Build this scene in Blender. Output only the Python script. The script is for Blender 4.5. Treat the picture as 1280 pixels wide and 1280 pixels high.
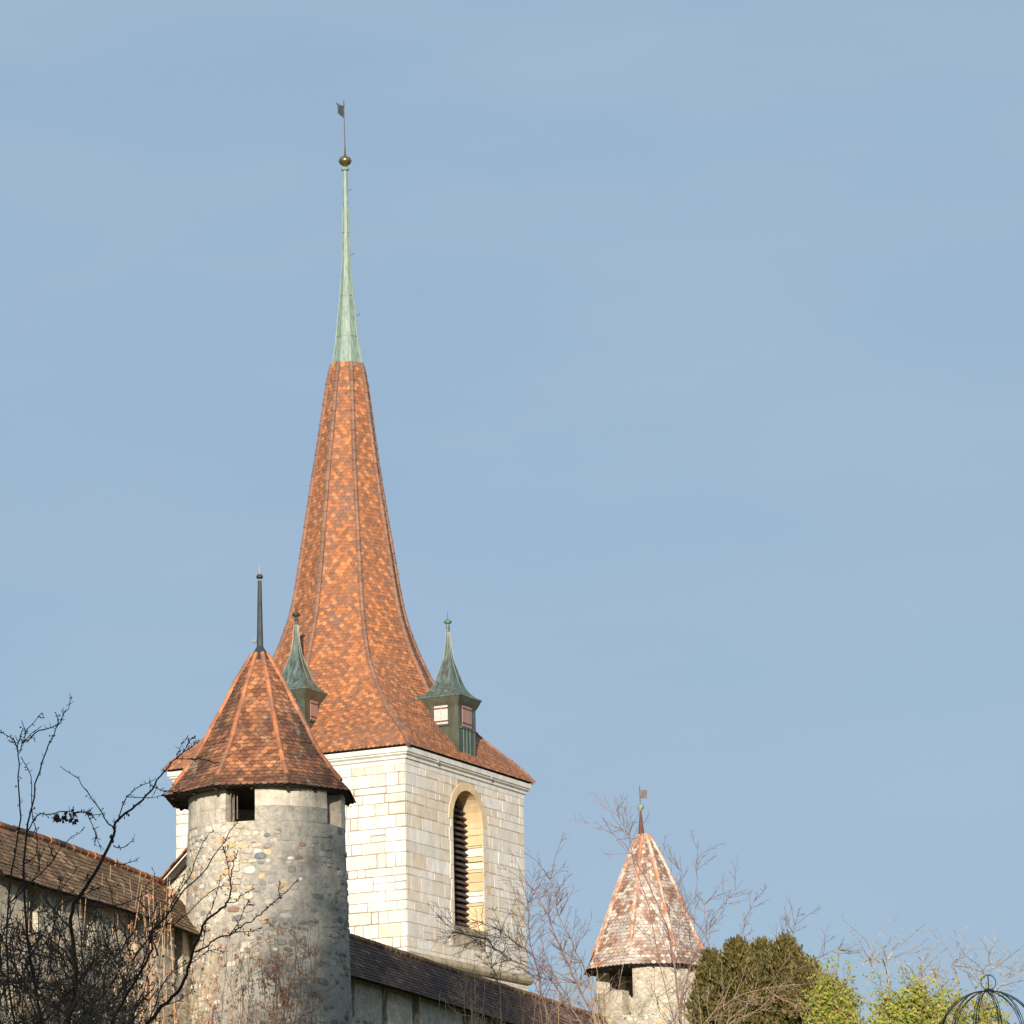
import bpy, math, random
from mathutils import Vector, Matrix
R_ = math.radians
PI = math.pi
scene = bpy.context.scene
for o in list(bpy.data.objects):
    bpy.data.objects.remove(o)

# ------------------------------------------------------------------ camera
F = 4613.4                      # focal length in photograph pixels (1280 wide)
PITCH, ROLL, CAMZ = R_(13.694), R_(1.271), 1.6
cam_d = bpy.data.cameras.new('camera')
cam = bpy.data.objects.new('camera', cam_d)
scene.collection.objects.link(cam)
scene.camera = cam
cam_d.sensor_width = 36.0
cam_d.lens = F / 1280 * 36.0
cam_d.clip_start = 0.5
cam_d.clip_end = 9000
fw = Vector((0, math.cos(PITCH), math.sin(PITCH)))
r0 = Vector((1, 0, 0)); u0 = Vector((0, -math.sin(PITCH), math.cos(PITCH)))
rt = r0 * math.cos(ROLL) - u0 * math.sin(ROLL)
up = r0 * math.sin(ROLL) + u0 * math.cos(ROLL)
cam.matrix_world = Matrix(((rt.x, up.x, -fw.x, 0), (rt.y, up.y, -fw.y, 0), (rt.z, up.z, -fw.z, CAMZ), (0, 0, 0, 1)))

def at(px, py, Y):
    """world point seen at photo pixel (px,py) at world depth Y"""
    d = fw + rt * ((px - 640) / F) + up * ((640 - py) / F)
    return Vector((0, 0, CAMZ)) + d * (Y / d.y)

# ------------------------------------------------------------------ light
SUN_EL, SUN_AZ = R_(11.5), R_(2.6)
to_sun = Vector((-math.sin(SUN_AZ) * math.cos(SUN_EL), -math.cos(SUN_AZ) * math.cos(SUN_EL), math.sin(SUN_EL)))
sl = bpy.data.lights.new('sun', 'SUN')
sl.energy = 5.0
sl.angle = R_(0.53)
sl.color = (1.0, 0.905, 0.80)
so = bpy.data.objects.new('sun', sl)
scene.collection.objects.link(so)
so.rotation_euler = to_sun.to_track_quat('Z', 'Y').to_euler()

world = bpy.data.worlds.new('World')
scene.world = world
world.use_nodes = True
wn = world.node_tree
wn.nodes.clear()
wo = wn.nodes.new('ShaderNodeOutputWorld')
bg = wn.nodes.new('ShaderNodeBackground')
sky = wn.nodes.new('ShaderNodeTexSky')
sky.sky_type = 'NISHITA'
sky.sun_disc = False
sky.sun_elevation = SUN_EL
sky.sun_rotation = PI + SUN_AZ
sky.altitude = 450
sky.air_density = 1.0
sky.dust_density = 1.2
sky.ozone_density = 1.0
tc = wn.nodes.new('ShaderNodeTexCoord')
mp = wn.nodes.new('ShaderNodeMapping'); mp.inputs['Scale'].default_value = (5, 5, 14)
nz = wn.nodes.new('ShaderNodeTexNoise'); nz.inputs['Scale'].default_value = 1.3; nz.inputs['Detail'].default_value = 5
wn.links.new(tc.outputs['Generated'], mp.inputs['Vector']); wn.links.new(mp.outputs[0], nz.inputs['Vector'])
crp = wn.nodes.new('ShaderNodeValToRGB')
crp.color_ramp.elements[0].position = 0.35; crp.color_ramp.elements[0].color = (0.84, 0.84, 0.84, 1)
crp.color_ramp.elements[1].position = 0.85; crp.color_ramp.elements[1].color = (0.94, 0.94, 0.94, 1)
wn.links.new(nz.outputs['Fac'], crp.inputs[0])
tint = wn.nodes.new('ShaderNodeMix'); tint.data_type = 'RGBA'; tint.blend_type = 'MULTIPLY'; tint.inputs[0].default_value = 1.0
SKY_TINT = (1.0, 1.0, 1.0, 1)
tint.inputs[7].default_value = SKY_TINT
wn.links.new(sky.outputs[0], tint.inputs[6])
cl = wn.nodes.new('ShaderNodeMix'); cl.data_type = 'RGBA'
CLOUD = (2.38, 3.36, 4.55, 1)
cl.inputs[7].default_value = CLOUD
wn.links.new(crp.outputs[0], cl.inputs[0]); wn.links.new(tint.outputs[2], cl.inputs[6])
# thin veil of high cloud, in faint streaks
mp2 = wn.nodes.new('ShaderNodeMapping'); mp2.inputs['Scale'].default_value = (7, 7, 26); mp2.inputs['Rotation'].default_value = (0.1, 0.25, 0.3)
nz2 = wn.nodes.new('ShaderNodeTexNoise'); nz2.inputs['Scale'].default_value = 1.0; nz2.inputs['Detail'].default_value = 6; nz2.inputs['Roughness'].default_value = 0.5
wn.links.new(tc.outputs['Generated'], mp2.inputs['Vector']); wn.links.new(mp2.outputs[0], nz2.inputs['Vector'])
cr2 = wn.nodes.new('ShaderNodeValToRGB'); cr2.color_ramp.elements[0].position = 0.42; cr2.color_ramp.elements[0].color = (0, 0, 0, 1)
cr2.color_ramp.elements[1].position = 0.68; cr2.color_ramp.elements[1].color = (0.5, 0.5, 0.5, 1)
wn.links.new(nz2.outputs['Fac'], cr2.inputs[0])
veil = wn.nodes.new('ShaderNodeMix'); veil.data_type = 'RGBA'; veil.inputs[7].default_value = (2.82, 3.76, 4.90, 1)
wn.links.new(cr2.outputs[0], veil.inputs[0]); wn.links.new(cl.outputs[2], veil.inputs[6])
wn.links.new(veil.outputs[2], bg.inputs[0])
bg.inputs[1].default_value = 0.116
wn.links.new(bg.outputs[0], wo.inputs[0])
scene.view_settings.view_transform = 'Standard'
scene.view_settings.look = 'None'
scene.view_settings.gamma = 1
scene.view_settings.exposure = 0.25

# ------------------------------------------------------------------ helpers
class MB:
    """collects polygons, links them as ONE mesh object"""
    def __init__(s):
        s.v = []; s.f = []; s.m = []; s.uv = None
    def poly(s, pts, m=0):
        i = len(s.v); s.v.extend(tuple(p) for p in pts)
        s.f.append(tuple(range(i, i + len(pts)))); s.m.append(m)
    def mesh(s, pts, faces, m=0):
        i = len(s.v); s.v.extend(tuple(p) for p in pts)
        for f in faces:
            s.f.append(tuple(i + k for k in f)); s.m.append(m)
    def box(s, c, X, Y, Z, m=0):
        """c centre, X Y Z half-extent vectors"""
        c = Vector(c)
        P = [c + X * a + Y * b + Z * d for d in (-1, 1) for b in (-1, 1) for a in (-1, 1)]
        s.mesh(P, [(0, 2, 3, 1), (4, 5, 7, 6), (0, 1, 5, 4), (2, 6, 7, 3), (0, 4, 6, 2), (1, 3, 7, 5)], m)
    def tube(s, pts, rad, sides=5, m=0, cap=True):
        n = len(pts)
        if n < 2: return
        if not hasattr(rad, '__len__'): rad = [rad] * n
        base = len(s.v)
        t = (pts[1] - pts[0]).normalized()
        a = t.orthogonal().normalized()
        for i in range(n):
            if i == 0: tt = pts[1] - pts[0]
            elif i == n - 1: tt = pts[-1] - pts[-2]
            else: tt = pts[i + 1] - pts[i - 1]
            if tt.length < 1e-9: tt = t
            tt = tt.normalized()
            a = a - tt * a.dot(tt)
            a = a.normalized() if a.length > 1e-6 else tt.orthogonal().normalized()
            b = tt.cross(a)
            for k in range(sides):
                w = 2 * PI * k / sides
                s.v.append(tuple(pts[i] + (a * math.cos(w) + b * math.sin(w)) * rad[i]))
        for i in range(n - 1):
            for k in range(sides):
                k2 = (k + 1) % sides
                s.f.append((base + i * sides + k, base + i * sides + k2, base + (i + 1) * sides + k2, base + (i + 1) * sides + k)); s.m.append(m)
        if cap:
            s.f.append(tuple(base + k for k in range(sides))[::-1]); s.m.append(m)
            s.f.append(tuple(base + (n - 1) * sides + k for k in range(sides))); s.m.append(m)
    def lathe(s, prof, c, sides=16, m=0, ax=None, rot=0.0):
        """prof: (radius, z) list, around vertical axis at c"""
        c = Vector(c); base = len(s.v); n = len(prof)
        for r, z in prof:
            for k in range(sides):
                w = 2 * PI * k / sides + rot
                s.v.append((c.x + r * math.sin(w), c.y - r * math.cos(w), c.z + z))
        for i in range(n - 1):
            for k in range(sides):
                k2 = (k + 1) % sides
                s.f.append((base + i * sides + k, base + i * sides + k2, base + (i + 1) * sides + k2, base + (i + 1) * sides + k)); s.m.append(m)
        s.f.append(tuple(base + k for k in range(sides))[::-1]); s.m.append(m)
        s.f.append(tuple(base + (n - 1) * sides + k for k in range(sides))); s.m.append(m)
    def build(s, name, mats, parent=None, smooth=False):
        me = bpy.data.meshes.new(name)
        me.from_pydata(s.v, [], s.f)
        if not isinstance(mats, (list, tuple)): mats = [mats]
        for m in mats: me.materials.append(m)
        if len(mats) > 1: me.polygons.foreach_set('material_index', s.m)
        if smooth: me.polygons.foreach_set('use_smooth', [True] * len(s.f))
        if s.uv is not None:
            l = me.uv_layers.new(name='UVMap')
            flat = []
            for f in s.f:
                for k in f: flat.extend(s.uv(s.v[k]))
            l.data.foreach_set('uv', flat)
        me.update()
        o = bpy.data.objects.new(name, me)
        scene.collection.objects.link(o)
        if parent is not None:
            o.parent = parent
            o.matrix_parent_inverse = Matrix.Translation(-parent.location)
        return o

def thing(name, label, cat, loc, group=None):
    o = bpy.data.objects.new(name, None)
    o.empty_display_size = 0.3
    o.location = loc
    scene.collection.objects.link(o)
    o['label'] = label; o['category'] = cat; o['kind'] = 'thing'
    if group: o['group'] = group
    return o

def ground_z(x, y):
    s = 0.09 * max(0.0, min(y, 122.0))
    return s + 0.12 * math.sin(x * 0.21 + y * 0.13) * min(1.0, max(0.0, y / 20)) - max(0, (y - 122)) * 0.02 * (1 if y < 500 else 0) - (7.56 if y >= 500 else 0)

def lerp_tab(tab, z):
    """tab [(z, r)] rising z"""
    if z <= tab[0][0]: return tab[0][1]
    for (a, ra), (b, rb) in zip(tab, tab[1:]):
        if z <= b: return ra + (rb - ra) * (z - a) / (b - a)
    return tab[-1][1]

# ------------------------------------------------------------------ materials
def mat(name, rough=0.85, metal=0.0, spec=0.3):
    m = bpy.data.materials.new(name); m.use_nodes = True
    n = m.node_tree; b = n.nodes['Principled BSDF']
    b.inputs['Roughness'].default_value = rough
    b.inputs['Metallic'].default_value = metal
    b.inputs['Specular IOR Level'].default_value = spec
    return m, n, b
def ramp(n, src, stops, interp='LINEAR'):
    r = n.nodes.new('ShaderNodeValToRGB'); r.color_ramp.interpolation = interp
    e = r.color_ramp.elements
    while len(e) < len(stops): e.new(0.5)
    for k, (p, c) in enumerate(stops):
        e[k].position = p
        e[k].color = (c[0], c[1], c[2], 1) if hasattr(c, '__len__') else (c, c, c, 1)
    n.links.new(src, r.inputs[0])
    return r.outputs[0]
def noise(n, scale, detail=4, rough=0.55, vec=None, dist=0.0):
    t = n.nodes.new('ShaderNodeTexNoise')
    t.inputs['Scale'].default_value = scale; t.inputs['Detail'].default_value = detail
    t.inputs['Roughness'].default_value = rough; t.inputs['Distortion'].default_value = dist
    if vec is None:
        c = n.nodes.new('ShaderNodeTexCoord'); vec = c.outputs['Object']
    n.links.new(vec, t.inputs['Vector'])
    return t.outputs['Fac']
def mix(n, fac, a, b, mode='MIX'):
    x = n.nodes.new('ShaderNodeMix'); x.data_type = 'RGBA'; x.blend_type = mode
    for sock, val in ((0, fac), (6, a), (7, b)):
        if isinstance(val, (int, float)): x.inputs[sock].default_value = val if sock == 0 else (val, val, val, 1)
        elif isinstance(val, tuple): x.inputs[sock].default_value = (val[0], val[1], val[2], 1)
        else: n.links.new(val, x.inputs[sock])
    return x.outputs[2]
def mapped(n, scale=(1, 1, 1), src='Object'):
    c = n.nodes.new('ShaderNodeTexCoord'); m = n.nodes.new('ShaderNodeMapping')
    m.inputs['Scale'].default_value = scale
    n.links.new(c.outputs[src], m.inputs['Vector'])
    return m.outputs[0]
def bump(n, b, h, strength=0.5, dist=0.02):
    k = n.nodes.new('ShaderNodeBump'); k.inputs['Strength'].default_value = strength; k.inputs['Distance'].default_value = dist
    n.links.new(h, k.inputs['Height']); n.links.new(k.outputs[0], b.inputs['Normal'])
def island(n):
    g = n.nodes.new('ShaderNodeNewGeometry'); return g.outputs['Random Per Island']

def tile_mat(name, stops, dirt, dirt_amt, dirt_scale=1.6, interp='CONSTANT', lichen=None, lo=0.5, hi=0.62):
    m, n, b = mat(name, 0.8, 0, 0.25)
    c = ramp(n, island(n), stops, interp)
    # small tonal change over each tile
    c = mix(n, ramp(n, noise(n, 22, 3), [(0.3, 0.72), (0.7, 1.12)]), 0.0, c, 'MULTIPLY') if False else mix(n, 1.0, c, ramp(n, noise(n, 9, 4), [(0.3, 0.75), (0.7, 1.15)]), 'MULTIPLY')
    if dirt_amt > 0:
        f = ramp(n, noise(n, dirt_scale, 5, 0.6), [(lo, 0.0), (hi, dirt_amt)])
        c = mix(n, f, c, dirt)
    if lichen:
        f = ramp(n, noise(n, lichen[1], 5, 0.65), [(lichen[2], 0.0), (lichen[3], lichen[4])])
        g = n.nodes.new('ShaderNodeMath'); g.operation = 'MULTIPLY'
        n.links.new(f, g.inputs[0])
        n.links.new(ramp(n, noise(n, 17, 3, 0.7), [(0.38, 0.0), (0.50, 1.0)]), g.inputs[1])
        c = mix(n, g.outputs[0], c, lichen[0])
    n.links.new(c, b.inputs['Base Color'])
    return m

M = {}
M['spire_tile'] = tile_mat('spire_tile_clay', [(0, (0.28, 0.12, 0.062)), (0.18, (0.33, 0.14, 0.068)), (0.45, (0.25, 0.125, 0.072)), (0.70, (0.37, 0.15, 0.068)), (0.94, (0.44, 0.165, 0.068))], (0.24, 0.15, 0.11), 0.35, 0.5)
M['spire_bright'] = tile_mat('bright_spire_clay', [(0, (0.55, 0.205, 0.078)), (0.4, (0.47, 0.172, 0.066)), (0.75, (0.60, 0.24, 0.095))], (0.30, 0.16, 0.10), 0.5, 0.9)
M['spire_hip'] = tile_mat('spire_hip_clay', [(0, (0.29, 0.155, 0.10)), (0.4, (0.24, 0.13, 0.085)), (0.75, (0.33, 0.17, 0.105))], (0.17, 0.11, 0.085), 0.4, 2)
M['old_tile'] = tile_mat('old_turret_clay', [(0, (0.20, 0.08, 0.042)), (0.22, (0.30, 0.12, 0.058)), (0.46, (0.37, 0.155, 0.07)), (0.66, (0.25, 0.11, 0.06)), (0.80, (0.47, 0.19, 0.08)), (0.94, (0.53, 0.235, 0.105))], (0.06, 0.04, 0.03), 0.9, 0.9, lichen=((0.50, 0.42, 0.28), 3.5, 0.56, 0.66, 0.5), lo=0.45, hi=0.62)
M['orange_hip'] = tile_mat('orange_hip_clay', [(0, (0.50, 0.19, 0.085)), (0.35, (0.42, 0.16, 0.075)), (0.7, (0.56, 0.22, 0.10))], (0.22, 0.12, 0.08), 0.8, 2.2, lo=0.46, hi=0.6)
M['mottled_hip'] = tile_mat('lichen_spotted_hip_clay', [(0, (0.56, 0.24, 0.12)), (0.35, (0.50, 0.22, 0.12)), (0.7, (0.60, 0.29, 0.16))], (0.30, 0.18, 0.12), 0.6, 3, lichen=((0.66, 0.60, 0.50), 1.3, 0.46, 0.56, 0.85))
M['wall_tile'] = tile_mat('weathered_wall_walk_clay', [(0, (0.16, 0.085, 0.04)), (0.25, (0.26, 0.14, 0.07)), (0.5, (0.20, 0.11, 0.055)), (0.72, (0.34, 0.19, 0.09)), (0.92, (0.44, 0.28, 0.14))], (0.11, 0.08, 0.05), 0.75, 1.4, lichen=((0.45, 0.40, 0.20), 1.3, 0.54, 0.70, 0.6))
M['shaded_wall_tile'] = tile_mat('shaded_wall_walk_clay', [(0, (0.075, 0.04, 0.026)), (0.25, (0.125, 0.066, 0.04)), (0.5, (0.09, 0.052, 0.034)), (0.74, (0.16, 0.09, 0.055)), (0.94, (0.25, 0.19, 0.14))], (0.06, 0.045, 0.04), 0.6, 1.2)  # darker copy of the wall tile colours, part of the roof's shade painted in
M['lichen_tile'] = tile_mat('lichen_turret_clay', [(0, (0.30, 0.17, 0.115)), (0.2, (0.40, 0.25, 0.18)), (0.4, (0.52, 0.42, 0.33)), (0.55, (0.24, 0.14, 0.10)), (0.68, (0.60, 0.52, 0.42)), (0.85, (0.44, 0.24, 0.15))], (0.15, 0.085, 0.06), 0.75, 2.0, lichen=((0.68, 0.62, 0.52), 1.0, 0.45, 0.60, 0.75), lo=0.52, hi=0.60)
M['tile_edge'] = tile_mat('tile_edge_shadow', [(0, (0.07, 0.05, 0.04)), (0.5, (0.10, 0.065, 0.05))], (0.05, 0.045, 0.03), 0.4, 3)  # dark edges paint in the shadow lines under each tile course

def stone_mat(name, stops, stain, stain_amt, rough=0.9, bump_s=0.35):
    m, n, b = mat(name, rough, 0, 0.2)
    c = ramp(n, island(n), stops)
    c = mix(n, 1.0, c, ramp(n, noise(n, 3.2, 6, 0.6), [(0.25, 0.80), (0.65, 1.05)]), 'MULTIPLY')
    v = mapped(n, (2.6, 2.6, 0.35))
    f = ramp(n, noise(n, 1.0, 9, 0.75, v), [(0.44, 0.0), (0.66, stain_amt)])
    c = mix(n, f, c, stain)
    sp = ramp(n, noise(n, 14, 5, 0.7), [(0.62, 0.0), (0.74, 0.5)])
    c = mix(n, sp, c, (stain[0] * .7, stain[1] * .65, stain[2] * .6))
    n.links.new(c, b.inputs['Base Color'])
    bump(n, b, noise(n, 16, 6, 0.65), bump_s, 0.03)
    return m
M['lime'] = stone_mat('pale_limestone', [(0, (0.70, 0.64, 0.54)), (0.5, (0.77, 0.72, 0.63)), (1, (0.82, 0.785, 0.71))], (0.58, 0.50, 0.38), 0.6)
M['cream'] = stone_mat('cream_sandstone', [(0, (0.75, 0.64, 0.49)), (0.5, (0.78, 0.70, 0.57)), (1, (0.70, 0.59, 0.44))], (0.54, 0.44, 0.31), 0.5)
M['ochre'] = stone_mat('ochre_sandstone', [(0, (0.68, 0.50, 0.27)), (0.5, (0.74, 0.57, 0.34)), (1, (0.64, 0.46, 0.25))], (0.50, 0.36, 0.20), 0.5)
M['mortar'] = stone_mat('joint_mortar', [(0, (0.55, 0.47, 0.35)), (1, (0.55, 0.47, 0.35))], (0.30, 0.22, 0.14), 0.9)
M['mortar_dark'] = stone_mat('brown_joint_mortar', [(0, (0.36, 0.27, 0.17)), (1, (0.36, 0.27, 0.17))], (0.20, 0.15, 0.09), 0.9)
M['moss_stone'] = stone_mat('weathered_band_stone', [(0, (0.42, 0.34, 0.22)), (1, (0.52, 0.44, 0.28))], (0.20, 0.17, 0.10), 0.9)
M['white_trim'] = stone_mat('whitewashed_cornice', [(0, (0.74, 0.71, 0.64)), (1, (0.76, 0.73, 0.66))], (0.45, 0.38, 0.28), 0.35)

def rubble_mat(name, pale=0.5, grey=0.0, vscale=3.2, tint=None):
    """field stone rubble in lime mortar; uses UV (metres along wall, height)"""
    m, n, b = mat(name, 0.92, 0, 0.15)
    c = n.nodes.new('ShaderNodeTexCoord')
    mpn = n.nodes.new('ShaderNodeMapping'); mpn.inputs['Scale'].default_value = (1.0, 1.45, 1.0)
    n.links.new(c.outputs['UV'], mpn.inputs['Vector'])
    wob = n.nodes.new('ShaderNodeTexNoise'); wob.inputs['Scale'].default_value = 2.2; wob.inputs['Detail'].default_value = 3
    n.links.new(mpn.outputs[0], wob.inputs['Vector'])
    add = n.nodes.new('ShaderNodeMix'); add.data_type = 'RGBA'; add.blend_type = 'LINEAR_LIGHT'; add.inputs[0].default_value = 0.16
    n.links.new(mpn.outputs[0], add.inputs[6]); n.links.new(wob.outputs['Color'], add.inputs[7])
    k = 1.2
    mo = mix(n, ramp(n, noise(n, 2.6, 8, 0.75), [(0.38, 0.0), (0.62, 1.0)]), (0.62 * k, 0.56 * k, 0.44 * k), (0.44 * k, 0.40 * k, 0.32 * k))
    col = mix(n, 1.0, mo, ramp(n, noise(n, 8, 8, 0.8), [(0.32, 0.6), (0.66, 1.15)]), 'MULTIPLY')
    if tint: col = mix(n, 1.0, col, tint, 'MULTIPLY')
    # damp and soot streaks
    v2 = n.nodes.new('ShaderNodeMapping'); v2.inputs['Scale'].default_value = (1.1, 0.35, 1); n.links.new(c.outputs['UV'], v2.inputs['Vector'])
    f = ramp(n, noise(n, 1.3, 7, 0.7, v2.outputs[0]), [(0.46, 0.0), (0.74, 0.25 + 0.25 * grey)])
    col = mix(n, f, col, (0.20, 0.19, 0.16))
    col = mix(n, 1.0, col, ramp(n, noise(n, 16, 8, 0.8), [(0.35, 0.78), (0.62, 1.12)]), 'MULTIPLY')
    sp = ramp(n, noise(n, 13, 6, 0.75), [(0.60, 0.0), (0.68, 0.65)])
    col = mix(n, sp, col, (0.15, 0.13, 0.10))
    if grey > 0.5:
        # greyed lime plaster, with the shade on the right and lower wall painted in
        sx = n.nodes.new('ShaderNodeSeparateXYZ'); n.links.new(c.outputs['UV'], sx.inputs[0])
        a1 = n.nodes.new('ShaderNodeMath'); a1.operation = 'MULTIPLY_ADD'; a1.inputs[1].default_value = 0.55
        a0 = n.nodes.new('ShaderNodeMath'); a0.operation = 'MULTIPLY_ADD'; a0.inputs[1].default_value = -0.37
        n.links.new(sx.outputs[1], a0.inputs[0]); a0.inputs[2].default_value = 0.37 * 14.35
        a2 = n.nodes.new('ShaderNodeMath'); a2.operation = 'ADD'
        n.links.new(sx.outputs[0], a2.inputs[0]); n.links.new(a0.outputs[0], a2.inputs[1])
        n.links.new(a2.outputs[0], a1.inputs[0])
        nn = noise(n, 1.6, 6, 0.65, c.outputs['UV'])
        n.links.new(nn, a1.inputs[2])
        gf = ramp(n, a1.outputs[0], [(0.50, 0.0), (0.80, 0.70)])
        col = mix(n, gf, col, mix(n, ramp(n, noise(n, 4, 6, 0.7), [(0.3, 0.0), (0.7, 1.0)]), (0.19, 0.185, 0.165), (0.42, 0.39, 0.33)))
        band = noise(n, 0.8, 3, 0.5, c.outputs['UV'])
    n.links.new(col, b.inputs['Base Color'])
    # relief
    bump(n, b, noise(n, 11, 8, 0.75), 0.9, 0.06)
    return m
M['rubble'] = rubble_mat('turret_rubble', 0.35, 0.6, 4.6)
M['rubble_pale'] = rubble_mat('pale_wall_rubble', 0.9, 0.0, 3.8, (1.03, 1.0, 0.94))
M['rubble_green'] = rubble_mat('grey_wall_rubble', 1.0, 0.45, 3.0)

def field_stone(name, stops):
    m, n, b = mat(name, 0.9, 0, 0.2)
    c = ramp(n, island(n), stops, 'CONSTANT')
    c = mix(n, 1.0, c, ramp(n, noise(n, 9, 7, 0.75), [(0.3, 0.68), (0.7, 1.18)]), 'MULTIPLY')
    c = mix(n, ramp(n, noise(n, 3, 7, 0.7), [(0.5, 0.0), (0.7, 0.5)]), c, (0.24, 0.22, 0.18))
    n.links.new(c, b.inputs['Base Color'])
    bump(n, b, noise(n, 14, 6, 0.7), 0.7, 0.04)
    return m
M['stone_pale'] = field_stone('pale_field_stone', [(0, (0.60, 0.53, 0.41)), (0.22, (0.68, 0.61, 0.48)), (0.45, (0.52, 0.46, 0.36)), (0.62, (0.70, 0.66, 0.57)), (0.8, (0.60, 0.46, 0.27)), (0.93, (0.46, 0.30, 0.19))])
M['stone_mixed'] = field_stone('mixed_field_stone', [(0, (0.40, 0.36, 0.29)), (0.25, (0.46, 0.41, 0.32)), (0.48, (0.31, 0.30, 0.27)), (0.66, (0.48, 0.39, 0.25)), (0.74, (0.24, 0.24, 0.235)), (0.84, (0.50, 0.46, 0.38)), (0.94, (0.30, 0.20, 0.14))])
M['stone_grey'] = field_stone('grey_field_stone', [(0, (0.25, 0.24, 0.215)), (0.25, (0.33, 0.31, 0.265)), (0.5, (0.20, 0.20, 0.19)), (0.7, (0.38, 0.36, 0.30)), (0.88, (0.16, 0.155, 0.15)), (0.97, (0.50, 0.48, 0.43))])
def rubble_stones(mb, surf, u0, u1, z0, z1, seed, cls, hmin=.09, hmax=.19):
    """rounded field stones bedded in the mortar; surf(u, z, out) -> point, cls(u, z, rnd) -> material index or None"""
    rr = random.Random(seed); z = z0
    while z < z1 - .03:
        h = min(rr.uniform(hmin, hmax), z1 - z); u = u0 + rr.uniform(0, .1)
        while u < u1 - .05:
            w = min(h * rr.uniform(.9, 2.3), u1 - u)
            mi = cls(u, z, rr)
            if mi is not None and w > .06:
                zc, uc = z + h / 2 + rr.uniform(-.03, .03), u + w / 2
                nn = 10; a_, b_ = w * .5 * rr.uniform(.82, .97), h * .5 * rr.uniform(.82, 1.0)
                ex = rr.uniform(.55, .8); rot = rr.uniform(-.18, .18)
                ring = []
                for k in range(nn):
                    t = 2 * PI * (k + .5) / nn; cx_, sx_ = math.cos(t), math.sin(t)
                    x = math.copysign(abs(cx_) ** ex, cx_) * a_ * rr.uniform(.86, 1.08); y = math.copysign(abs(sx_) ** ex, sx_) * b_ * rr.uniform(.86, 1.08)
                    ring.append((x * math.cos(rot) - y * math.sin(rot), x * math.sin(rot) + y * math.cos(rot)))
                o_ = rr.uniform(.006, .028)
                P = [surf(uc + x, zc + y, -.012) for x, y in ring] + [surf(uc + x * .9, zc + y * .88, o_ * .7) for x, y in ring] + [surf(uc + x * .6, zc + y * .6, o_) for x, y in ring]
                F_ = [(k, (k + 1) % nn, nn + (k + 1) % nn, nn + k) for k in range(nn)] + [(nn + k, nn + (k + 1) % nn, 2 * nn + (k + 1) % nn, 2 * nn + k) for k in range(nn)] + [tuple(range(2 * nn, 3 * nn))]
                mb.mesh(P, F_, mi)
            u += w
        z += h

def simple(name, col, var=0.25, scale=6, rough=0.85, metal=0.0, spec=0.3, bs=0.0, second=None, vec=None):
    m, n, b = mat(name, rough, metal, spec)
    f = ramp(n, noise(n, scale, 5, 0.6, mapped(n, vec) if vec else None), [(0.35, 0.0), (0.68, 1.0)])
    c2 = second or tuple(x * (1 + var) for x in col)
    n.links.new(mix(n, f, tuple(x * (1 - var) for x in col) if not second else col, c2), b.inputs['Base Color'])
    if bs: bump(n, b, noise(n, scale * 3, 5), bs, 0.02)
    return m
M['block'] = stone_mat('turret_block_stone', [(0, (0.66, 0.59, 0.46)), (1, (0.75, 0.68, 0.55))], (0.40, 0.36, 0.28), 0.55, 0.92, 1.0)
nb_ = M['block'].node_tree; bb_ = nb_.nodes['Principled BSDF']; lk_ = bb_.inputs['Base Color'].links[0].from_socket
c_ = mix(nb_, 1.0, lk_, ramp(nb_, noise(nb_, 5, 9, 0.8), [(0.32, 0.62), (0.62, 1.06)]), 'MULTIPLY')
nb_.links.new(c_, bb_.inputs['Base Color'])
M['white_cobble'] = simple('white_cobble', (0.66, 0.64, 0.58), 0.1, 9)
M['grey_cobble'] = simple('grey_cobble', (0.17, 0.18, 0.19), 0.2, 9)
M['ochre_cobble'] = simple('ochre_cobble', (0.52, 0.38, 0.20), 0.2, 9)
M['rust_cobble'] = simple('rust_cobble', (0.30, 0.16, 0.10), 0.2, 9)
M['dark_wood'] = simple('dark_timber', (0.035, 0.028, 0.022), 0.3, 8)
M['louvre'] = simple('brown_louvre_wood', (0.10, 0.07, 0.065), 0.25, 6)
M['verdigris'] = simple('green_copper', (0.13, 0.20, 0.155), 0.2, 3, 0.55, 0.0, 0.5, second=(0.30, 0.39, 0.30), vec=(6, 6, 0.9))
M['copper'] = simple('dormer_copper', (0.06, 0.068, 0.052), 0.25, 3, 0.45, 0.2, 0.5, second=(0.175, 0.25, 0.21), vec=(3, 3, 0.7))
M['copper_brown'] = simple('brown_copper_sheet', (0.080, 0.078, 0.050), 0.25, 2.5, 0.42, 0.3, 0.5, second=(0.125, 0.14, 0.095), vec=(2, 2, 0.6))
M['copper_dark'] = simple('dark_copper_sheet', (0.045, 0.065, 0.05), 0.25, 4, 0.45, 0.3, 0.5, second=(0.09, 0.13, 0.10), vec=(2, 2, 0.6))
M['copper_seam'] = simple('copper_seam', (0.15, 0.19, 0.145), 0.2, 6, 0.5, 0.1, 0.5)
M['gilt'] = simple('tarnished_gilding', (0.28, 0.15, 0.06), 0.2, 4, 0.35, 0.7, 0.5, second=(0.17, 0.22, 0.12))
M['lead'] = simple('dark_lead', (0.05, 0.055, 0.05), 0.25, 5, 0.45, 0.3, 0.5)
M['lead_tip'] = simple('pale_metal_tip', (0.45, 0.42, 0.38), 0.2, 5, 0.4, 0.4)
M['rust_metal'] = simple('rusty_cone_metal', (0.14, 0.06, 0.045), 0.3, 6, 0.5, 0.2)
M['pole'] = simple('oxidised_pole', (0.16, 0.09, 0.08), 0.2, 5, 0.6, 0.2)
M['vane'] = simple('dark_vane_metal', (0.05, 0.07, 0.055), 0.3, 8, 0.5, 0.2)
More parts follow.
